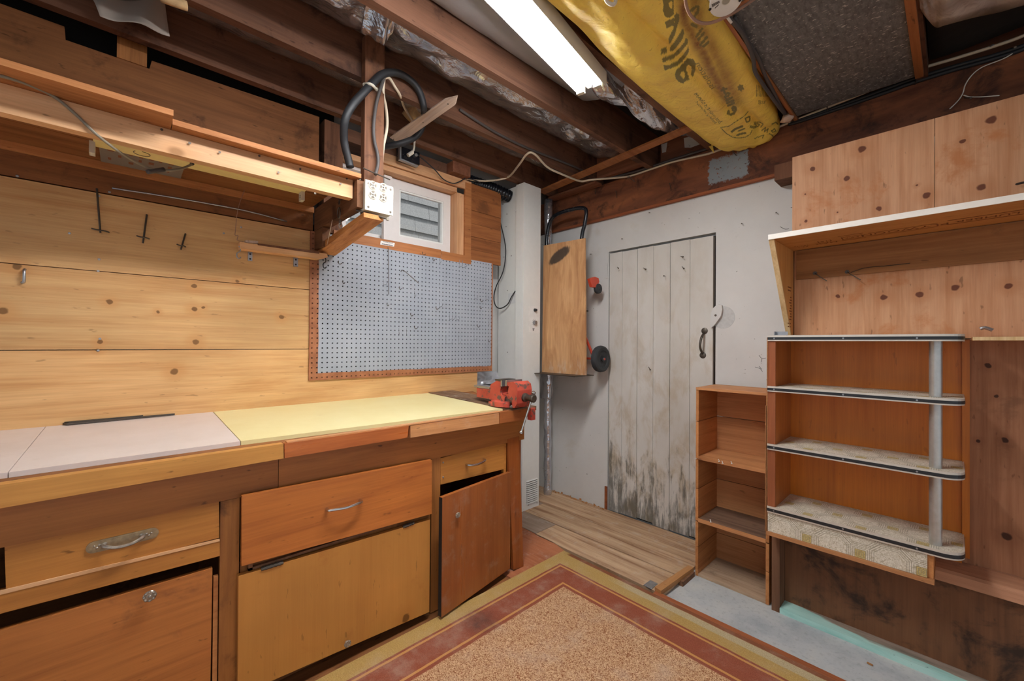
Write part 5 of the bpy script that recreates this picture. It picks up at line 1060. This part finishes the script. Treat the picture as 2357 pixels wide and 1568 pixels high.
cable('appliance_cable', 'black cord hanging down beside the window to the white cabinet', [(1074, 410, 'x', -2.225), (1100, 418, 'x', -2.225), (1125, 434, 'y', 2.03), (1138, 459, 'y', 2.035), (1151, 510, 'y', 2.04), (1161, 552, 'y', 2.05), (1164, 584, 'y', 2.05), (1158, 625, 'y', 2.045), (1142, 660, 'y', 2.04), (1137, 685, 'y', 2.04), (1141, 704, 'y', 2.045), (1152, 710, 'y', 2.05), (1168, 701, 'y', 2.055), (1177, 684, 'y', 2.06), (1186, 670, 'y', 2.082)], .0042, 'black')
cable('white_cable', 'long white cable looped from the window along the header beam', [(1070, 411, 'x', -2.24), (1100, 416, 'x', -2.23), (1128, 416, 'x', -2.22), (1169, 408, 'x', -2.15), (1194, 380, 'z', 2.352), (1214, 354, 'z', 2.358), (1231, 355, 'z', 2.358), (1259, 384, 'z', 2.345), (1291, 400, 'z', 2.335), (1335, 417, 'y', 2.33), (1359, 414, 'y', 2.36), (1410, 410, 'y', 2.46), (1447, 406, 'y', 2.535), (1494, 391, 'y', 2.535), (1545, 374, 'y', 2.535), (1605, 360, 'y', 2.535), (1640, 351, 'y', 2.536), (1720, 321, 'y', 2.536), (1800, 289, 'y', 2.536), (1900, 249, 'y', 2.536), (2000, 209, 'y', 2.534), (2106, 163, 'y', 2.534), (2200, 134, 'y', 2.534), (2290, 106, 'y', 2.534), (2370, 76, 'y', 2.534), (2500, 10, 'y', 2.534)], .0066, 'beige_cable')
for nm, off, lb in (('black_cable', 9, 'upper black cable under the beige one along the header beam'), ('black_cable', 17, 'lower black cable along the header beam at the right')):
    cable(nm, lb, [(1815, 278 + off * .5, 'y', 2.538), (1850, 270 + off * .4, 'y', 2.538), (1950, 232 + off * .7, 'y', 2.538), (2050, 192 + off, 'y', 2.538), (2106, 172 + off, 'y', 2.538), (2200, 143 + off, 'y', 2.538), (2290, 118 + off, 'y', 2.538), (2370, 90 + off, 'y', 2.538), (2500, 25 + off, 'y', 2.538)], .0085, 'black')
cable('black_cable', 'dark cable along the top of the beam behind the ledger strip', [(1400, 410, 'y', 2.54), (1460, 396, 'y', 2.54), (1540, 370, 'y', 2.54), (1620, 345, 'y', 2.54), (1660, 335, 'y', 2.54)], .008, 'char_cable')
cable('dark_cable', 'grey-black cable running along the joist above the window', [(1058, 252, 'x', -1.775), (1100, 280, 'x', -1.775), (1150, 310, 'x', -1.775), (1216, 342, 'x', -1.775), (1300, 375, 'x', -1.775), (1340, 392, 'x', -1.775)], .007, 'char_cable')
cable('bell_wire', 'thin pale wire looping on the beam above the plywood', [(2340, 117, 'y', 2.535), (2310, 135, 'y', 2.53), (2262, 154, 'y', 2.53), (2238, 172, 'y', 2.53), (2222, 195, 'y', 2.53), (2216, 215, 'y', 2.535), (2205, 232, 'y', 2.535), (2186, 251, 'y', 2.53)], .0022, 'white_cable', 'wire', 6)
cable('bell_wire', 'thin pale wire lying along the plywood top edge', [(2218, 219, 'y', 2.535), (2232, 223, 'y', 2.53), (2262, 223, 'y', 2.50), (2300, 220, 'y', 2.47)], .0022, 'white_cable', 'wire', 6)
for q in ((1447, 408), (1952, 226), (2283, 108)):
    b = B(); c = pp(*q, 'y', 2.538); tube(b, arc(c, .013, -.3, math.pi + .3, 8, (.45, 0, .2), (0, -1, 0)), .0028, 6, 1); M('cable_staple', b, K['steel'], ceiling)

# ------------------------------------------------------------------ by the corner: white unit, duct, foil pipe, hand truck
ve = thing('ventilation_unit', 'tall white metal ventilation cabinet standing beside the window wall', 'ventilator', (-2.24, 2.16, 0))
def vb(name, b, mat, parent=None, bev=.002, **k): return M(name, b, K[mat], parent if parent is not None else ve, bev, **k)
vb('body', prism(B(), [(-2.385, 2.086, .0), (-2.190, 2.086, 0), (-2.182, 2.072, 0), (-2.100, 2.072, 0), (-2.100, 2.248, 0), (-2.385, 2.248, 0)], (0, 0, 2.355)), 'white_metal')
pl = vb('control_plate', slab('x', -2.0995, [(1216, 706), (1240, 704), (1240, 768), (1217, 764)], -.0005), 'label', bev=0)
for q, r_ in (((1231, 714), .011), ((1230, 743), .0155)):
    b = B(); lathe(b, [(r_ * 1.15, 0), (r_ * 1.15, .003), (r_, .004), (r_ * .9, .018), (r_ * .7, .020)], pp(*q, 'x', -2.0992), (1, 0, 0), 18); vb('knob', b, 'steel' if r_ > .012 else 'black', pl, 0, smooth=True)
b = B()
for k in range(3): p = pp(1228, 756 + k * 2.6, 'x', -2.0988); bx(b, -2.0992, -2.0986, p.y - .010 + .002 * k, p.y + .010 - .003 * k, p.z - .0025, p.z + .002)
vb('print', b, 'ink', pl, 0)
b = B()
for k in range(7): a = math.pi * .2 + k * .62; p = pp(1230, 743, 'x', -2.0990); lathe(b, [(.0016, 0), (.0015, .0006)], p + V3(0, math.cos(a) * .024, math.sin(a) * .024), (1, 0, 0), 6)
vb('dial_mark', b, 'ink', pl, 0)['kind'] = 'stuff'
g0, g1 = pp(1211, 1106, 'x', -2.0995), pp(1238, 1150, 'x', -2.0995); gy0, gy1, gz0, gz1 = 2.118, 2.226, .045, .205
gr = vb('grille', box(-2.102, -2.0995, gy0, gy1, gz0, gz1), 'dark', bev=0)
for k in range(12):
    z = gz0 + (gz1 - gz0) * (k + .5) / 11 - .007
    if k < 12: vb('louver', prism(B(), [(-2.0995, gy0 - .003, z + .0035), (-2.092, gy0 - .003, z - .002), (-2.092, gy0 - .003, z - .0045), (-2.0995, gy0 - .003, z - .0015)], (0, gy1 - gy0 + .006, 0)), 'white_metal', gr, 0)
vb('nameplate', slab('y', 2.0855, [(1170, 676), (1192, 672), (1192, 698), (1170, 700)], .0005), 'pale_label', bev=0)
b = B()
for q in ((1158, 470), (1167, 493), (1188, 488), (1165, 522), (1194, 537), (1156, 462), (1175, 440), (1188, 425), (1160, 592), (1177, 589), (1168, 669), (1168, 811), (1191, 687), (1195, 692)):
    lathe(b, [(.0038, 0), (.003, .002)], pp(*q, 'y', 2.086), (0, -1, 0), 8)
for q in ((1216, 1163), (1236, 1158)): lathe(b, [(.004, 0), (.003, .002)], pp(*q, 'x', -2.10), (1, 0, 0), 8)
vb('screw', b, 'dark_steel', bev=0)['kind'] = 'stuff'
dk = thing('flexible_duct', 'black ribbed flexible duct curving into the top of the white cabinet', 'duct', (-2.3, 1.95, 2.25))
b = B(); path = catmull([V3(-2.30, 1.715, 2.325), V3(-2.30, 1.79, 2.325), V3(-2.295, 1.88, 2.325), V3(-2.285, 1.98, 2.318), V3(-2.27, 2.084, 2.30)], 16)
tube(b, path, lambda t: .040 + .0055 * math.sin(t * 60 * 1.9), 18, 1); M('hose', b, K['black_gloss'], dk, smooth='all')
fpp = thing('foil_wrapped_pipe', 'foil-taped pipe running down the corner beside the white cabinet', 'pipe', (-2.2, 2.47, 0))
b = B(); tube(b, [V3(-2.212, 2.47, -.01), V3(-2.212, 2.468, .40), V3(-2.215, 2.465, .80), V3(-2.215, 2.46, 2.35)], lambda t: .030 + .004 * math.sin(t * 40), 14, 8); M('pipe', b, K['foil'], fpp, smooth='all')
def ff(a, c): ang = a * 2 * math.pi; z = .765 + .21 * c; r_ = .054 + .010 * mnoise.noise(Vector((math.cos(ang) * 2, math.sin(ang) * 2, z * 22))); return V3(-2.215 + r_ * math.cos(ang), 2.455 + r_ * .8 * math.sin(ang), z)
solid(M('foil_sleeve', sheet(B(), ff, 28, 16), K['foil'], fpp, smooth='all'), .001)

ht = thing('hand_truck', 'hand truck with black handle and orange-red frame hung on the white wall', 'hand truck', (-1.92, 2.4, .985))
def hp_(name, b, mat, parent=None, bev=0, **k): return M(name, b, K[mat], parent if parent is not None else ht, bev, **k)
yh = 2.385
b = B(); tube(b, [V3(-2.165, yh, 1.62), V3(-2.165, yh, 1.95), V3(-2.148, yh, 2.09), V3(-2.105, yh, 2.165), V3(-2.02, yh, 2.188), V3(-1.88, yh, 2.186), V3(-1.805, yh, 2.170), V3(-1.785, yh, 2.135), V3(-1.800, yh, 2.05), V3(-1.825, yh, 1.95), V3(-1.845, yh, 1.62)], .0135, 12, 6); hp_('handle', b, 'black_gloss', smooth=True)
b = B()
for x in (-2.165, -1.845): cyl(b, V3(x, yh, .995), V3(x, yh, 1.68), .0145, 10)
for z in (1.06, 1.30, 1.58): cyl(b, V3(-2.165, yh, z), V3(-1.845, yh, z), .011, 8)
hp_('frame', b, 'red_frame', smooth=True)
b = B()
for x, s in ((-2.15, 1), (-1.80, -1)): tube(b, [V3(x - .045 * (s < 0), yh + .012, 1.36), V3(x - .01, yh + .03, 1.25), V3(x + .05 * (s < 0), yh + .055, 1.10)], .010, 8, 3)
cyl(b, V3(-2.14, yh + .055, 1.095), V3(-1.66, yh + .055, 1.095), .008, 10); hp_('axle', b, 'red_frame', smooth=True)
hp_('toe_plate', box(-2.165, -1.722, 2.19, 2.40, .978, .984), 'dark_steel', bev=.001)
for x, s in ((-1.695, 1), (-2.135, -1)):
    o = V3(x, yh + .055, 1.095); b = B(); lathe(b, [(.052, -.022), (.080, -.024), (.090, -.018), (.094, 0), (.090, .018), (.080, .024), (.062, .022), (.058, .014), (.052, .014)], o, (1, 0, 0), 32); wh = hp_('wheel', b, 'rubber', smooth=True)
    b = B(); lathe(b, [(.054, -.012), (.054, .012), (.040, .008), (.030, .016), (.018, .016), (.018, .024), (.008, .026)], o, (1, 0, 0), 24); hp_('hub', b, 'black', wh, smooth=True)
    b = B(); lathe(b, [(.010, .024), (.009, .032), (.004, .034)], o, (1, 0, 0), 10); hp_('axle_nut', b, 'steel', wh, smooth=True)
b = B(); prism(b, [V3(-1.752, yh + .0, 1.60), V3(-1.752, yh - .03, 1.655), V3(-1.752, yh + .03, 1.675), V3(-1.752, yh + .075, 1.670), V3(-1.752, yh + .085, 1.645), V3(-1.752, yh + .05, 1.60)], (.022, 0, 0)); hp_('skid_bracket', b, 'red_frame', bev=.003)
b = B(); lathe(b, [(.018, -.013), (.033, -.013), (.036, -.008), (.036, .008), (.033, .013), (.012, .014), (.008, .018)], V3(-1.735, yh + .075, 1.595), (1, 0, 0), 20); hp_('small_wheel', b, 'rubber', smooth=True)
b = B(); prism(b, [V3(-1.75, yh + .055, 1.65), V3(-1.75, yh + .088, 1.64), V3(-1.75, yh + .094, 1.60), V3(-1.75, yh + .062, 1.585)], (.005, 0, 0)); hp_('fork', b, 'steel')
pw = tag(M('plywood_sheet', prism(B(), [V3(-2.118, 2.292, .9855), V3(-1.712, 2.292, .9855), V3(-1.742, 2.312, 1.932), V3(-2.128, 2.312, 1.945)], (0, .012, 0)), K['truck_ply'], None, .001), 'narrow plywood sheet with a dark smudge standing on the hand truck plate', 'plywood')
b = B(); [cyl(b, V3(x, yh + .012, 1.45), V3(x, 2.566, 1.45), .006, 8) for x in (-2.11, -1.90)]; hp_('hanger', b, 'dark_steel')

# ------------------------------------------------------------------ right side: crate shelf, rounded wall unit, canopy shelf
cs = thing('crate_shelf', 'tall narrow shelf of stacked wooden crates beside the plank door', 'shelf', (-.765, 2.33, -.02))
X0, X1c, YF, YB = -.933, -.590, 2.212, 2.475
def cp(name, b, mat, bev=.002): return M(name, b, K[mat], cs, bev)
lv = [-.02, .285, .612, .962]
cuts = [[-.02, .135, .268], [.27, .44, .595], [.597, .795, .962]]
for c_ in cuts:
    for z0, z1 in zip(c_, c_[1:]):
        cp('side_board', box(X0, X0 + .014, YF + R.uniform(0, .002), YB, z0 + .0015, z1 - .0015), 'crate'); cp('side_board', box(X1c - .014, X1c, YF, YB, z0 + .0015, z1 - .0015), 'crate')
        cp('back_board', box(X0 + .014, X1c - .014, YB - .012, YB, z0 + .0015, z1 - .0015), 'crate_x')
cp('bottom_board', box(X0 + .0145, X1c - .0145, YF + .002, YB - .0125, -.019, -.006), 'crate_grey')
cp('shelf_board', box(X0 + .0145, X1c - .0145, YF + .001, YB - .0125, .268, .284), 'crate_dirty'); cp('shelf_edge', box(X0 + .0145, X1c - .0145, YF - .0005, YF + .001, .266, .286), 'crate_x', 0)
cp('shelf_board', box(X0 + .0145, X1c - .0145, YF, YB - .0125, .594, .612), 'crate_x')
cp('top_board', box(X0, X1c, YF - .002, YB, .962, .974), 'crate_x')
b = B()
for k, q in enumerate(((1653, 1057), (1661, 1061), (1682, 1062), (1634, 1196))): p = pp(*q, 'y', YF - .001); tube(b, [p, p + V3(.006, -.002, -.006), p + V3(.002, -.003, -.012), p + V3(.010, -.002, -.010)], .0016, 5, 2)
tag(M('lint', b, K['label'], cs), 'white lint tufts')['kind'] = 'stuff'

un = thing('wall_unit', 'orange wall shelf unit with rounded open end, aluminium pole and black-trimmed shelves', 'shelf', (-.27, 2.22, .36))
def up(name, b, mat, parent=None, bev=.0015, **k): return M(name, b, K[mat], parent if parent is not None else un, bev, **k)
UF, UB, UX0, UX1 = 2.092, 2.352, -.566, .030
up('back_panel', box(UX0, UX1 - .008, UB - .008, UB, .37, 1.232), 'unit'); up('back_edge', box(UX1 - .0075, UX1 + .012, UB - .022, UB + .004, .40, 1.225), 'unit')
up('side_panel', box(UX0, UX0 + .030, UF + .006, UB - .0085, .475, 1.222), 'unit_side'); up('side_edge', box(UX0 + .0005, UX0 + .0295, UF + .003, UF + .0058, .475, 1.222), 'unit_red', bev=0)
up('side_lining', box(UX0 - .0045, UX0 - .001, UF + .004, UB - .01, .36, 1.235), 'crate_x')
def shelf_outline(x0, x1, yf, yb, r_):
    return [V3(x0, yb, 0), V3(x0, yf, 0)] + [V3(x1 - r_ + r_ * math.sin(a), yf + r_ - r_ * math.cos(a), 0) for a in [k * math.pi / 16 for k in range(9)]] + [V3(x1, yb, 0)]
def offset(p, d):  # outward along the front and the rounded end only
    out = []
    for i, q in enumerate(p):
        a, c_ = p[max(i - 1, 0)], p[min(i + 1, len(p) - 1)]
        n_ = V3((c_ - a).y, -(c_ - a).x, 0).normalized(); out.append(q + n_ * d)
    return out
for z0, z1, dz in ((1.219, 1.243, .0), (.995, 1.018, 0), (.737, .762, 0), (.460, .486, 0)):
    ol_ = shelf_outline(UX0, .024, UF, UB - .009, .055); mv = lambda P_, z: [V3(p.x, p.y, z) for p in P_]
    s_ = up('shelf', prism(B(), mv(ol_, z0 + .001), (0, 0, z1 - z0 - .003)), 'crate_x', bev=0)
    up('shelf_lining', prism(B(), mv(ol_, z1 - .002), (0, 0, .002)), 'vinyl_flat', s_, 0)
    P_ = ol_[1:]
    def ribbon(d0, d1, za, zb):
        b = B(); i_, o_ = offset(P_, d0), offset(P_, d1); rows = [mv(i_, za), mv(o_, za), mv(o_, zb), mv(i_, zb)]; vs = [[b.verts.new(p) for p in r_] for r_ in rows]
        for k in range(4):
            for j in range(len(P_) - 1): b.faces.new((vs[k][j], vs[k][j + 1], vs[(k + 1) % 4][j + 1], vs[(k + 1) % 4][j]))
        b.faces.new([vs[k][0] for k in range(4)]); b.faces.new([vs[k][-1] for k in range(4)][::-1]); return b
    h = z1 - z0
    up('edge_trim', ribbon(0, .0035, z0, z1 + .001), 'trim_white', s_, 0); up('edge_trim_insert', ribbon(.0034, .0046, z0 + h * .22, z0 + h * .70), 'trim_black', s_, 0)
    b = B()
    for x in (-.54, -.30, -.09): lathe(b, [(.0035, 0), (.003, .0015)], V3(x, UF - .0046, z0 + h * .46), (0, -1, 0), 8)
    up('trim_screw', b, 'steel', s_, 0)
po = B()
for z0, z1 in ((1.0185, 1.2195), (.7625, .9955), (.4865, .7375)): cyl(po, V3(-.044, 2.142, z0), V3(-.044, 2.142, z1), .0175, 24)
up('pole', po, 'pole', bev=0, smooth=True)
fb = up('lower_front', box(UX0 + .001, -.064, UF + .004, UF + .010, .374, .458), 'vinyl_front', bev=0)
up('lower_bottom', box(UX0, -.046, UF - .004, UF + .20, .358, .373), 'crate_x'); up('lower_end', box(-.064, -.048, UF + .012, UF + .20, .3735, .458), 'crate')
up('lower_end', box(UX0, UX0 + .012, UF + .012, UF + .25, .3735, .458), 'crate')
up('paper_strip', box(UX0 - .008, UX0 - .006, UF - .001, UF + .02, .37, .93), 'crate_x', bev=0)
tin = tag(M('tin_clip', (lambda b: (bx(b, -.552, -.505, 2.13, 2.16, 1.2445, 1.247), bx(b, -.552, -.549, 2.13, 2.16, 1.247, 1.262), bx(b, -.552, -.505, 2.158, 2.16, 1.247, 1.262), b)[-1])(B()), K['steel'], None, .0005), 'small tin clip lying on the left end of the unit top', 'clip')

cn = thing('canopy_shelf', 'deep plywood shelf with a white front edge and slanted side bracket', 'shelf', (-.2, 2.2, 1.4))
def cc(name, b, mat, bev=.0015): return M(name, b, K[mat], cn, bev)
cc('shelf_board', box(-.546, 1.2, 2.026, PY - .001, 1.656, 1.674), 'canopy'); cc('front_edge', box(-.5465, 1.2, 2.020, 2.0257, 1.6555, 1.6765), 'white_edge')
cc('side_bracket', prism(B(), [(-.545, 2.036, 1.655), (-.545, PY - .0125, 1.655), (-.545, PY - .0125, 1.240), (-.545, 2.32, 1.240)], (.018, 0, 0)), 'canopy_side')
cc('bracket_edge', prism(B(), [(-.546, 2.026, 1.655), (-.546, 2.0355, 1.655), (-.546, 2.3195, 1.240), (-.546, 2.307, 1.240)], (.020, 0, 0)), 'ply_edge', .001)
zt = 1.6556; stamp = lambda s, x, y, size, al='CENTER': M('stamp', text_bm(s, size, (x, y, zt), (-1, 0, 0), (0, 1, 0), .0003, al), K['brown_ink'], cn)
stamp('[15]', -.385, 2.225, .032); stamp('MAX', -.385, 2.262, .038); stamp('TS-1-15', -.475, 2.25, .018); stamp('P.S. 1', -.475, 2.28, .018)
stamp('PLYWOOD', -.135, 2.215, .050); stamp('S-P-F', -.29, 2.22, .022)
b = B()
def rect_ring(bm_, x0, x1, y0_, y1_, w_):
    for a in ((x0, x1, y0_, y0_ + w_), (x0, x1, y1_ - w_, y1_), (x0, x0 + w_, y0_, y1_), (x1 - w_, x1, y0_, y1_)): bx(bm_, *a, zt - .0003, zt)
rect_ring(b, -.325, -.255, 2.195, 2.245, .004)
for y in (2.165, 2.262): bx(b, -.33, -.25, y, y + .005, zt - .0003, zt)
for y in (2.185, 2.247): bx(b, -.235, -.04, y, y + .004, zt - .0003, zt)
for y in (2.165, 2.235): bx(b, -.015, .20, y, y + .007, zt - .0003, zt)
M('stamp', b, K['brown_ink'], cn); stamp('LUMBER', .08, 2.205, .042)
b = B()
for k, (z, w_) in enumerate(((1.47, .06), (1.455, .05), (1.30, .05), (1.285, .05))): bx(b, -.527, -.5265, 2.25, 2.25 + w_, z, z + .006)
for k in range(9): bx(b, -.527, -.5265, 2.275 + .008 * (k % 3), 2.31 + .006 * (k % 2), 1.32 + .013 * k, 1.326 + .013 * k)
M('stamp', b, K['brown_ink'], cn)
rs = thing('side_shelf', 'thin bare plywood shelf board right of the orange unit', 'shelf', (.4, 2.3, 1.22))
M('board', box(.047, 1.2, 2.215, PY - .0015, 1.2225, 1.235), K['canopy'], rs, .001)
M('plywood_edge', box(.047, 1.2, 2.2135, 2.2148, 1.2225, 1.235), K['ply_edge'], rs)
M('support_block', box(.60, .64, 2.25, PY - .0015, 1.17, 1.2220), K['stud'], rs, .002)

# ------------------------------------------------------------------ rug
rg = tag(M('rug', box(-1.53, 1.5, -1.9, 1.852, 0, .011), K['rug'], None, .003), 'worn tan rug with a red and mustard border on the floor', 'rug')
b = B(); prism(b, [pp(1995, 1527, 'z', -.018) + V3(x, y, 0) for x, y in ((0, 0), (.016, -.004), (.018, .002), (.002, .006))], (0, 0, .004)); tag(M('wood_chip', b, K['batten'], None, .0008), 'small wood chip on the grey concrete by the mint sill', 'chip')
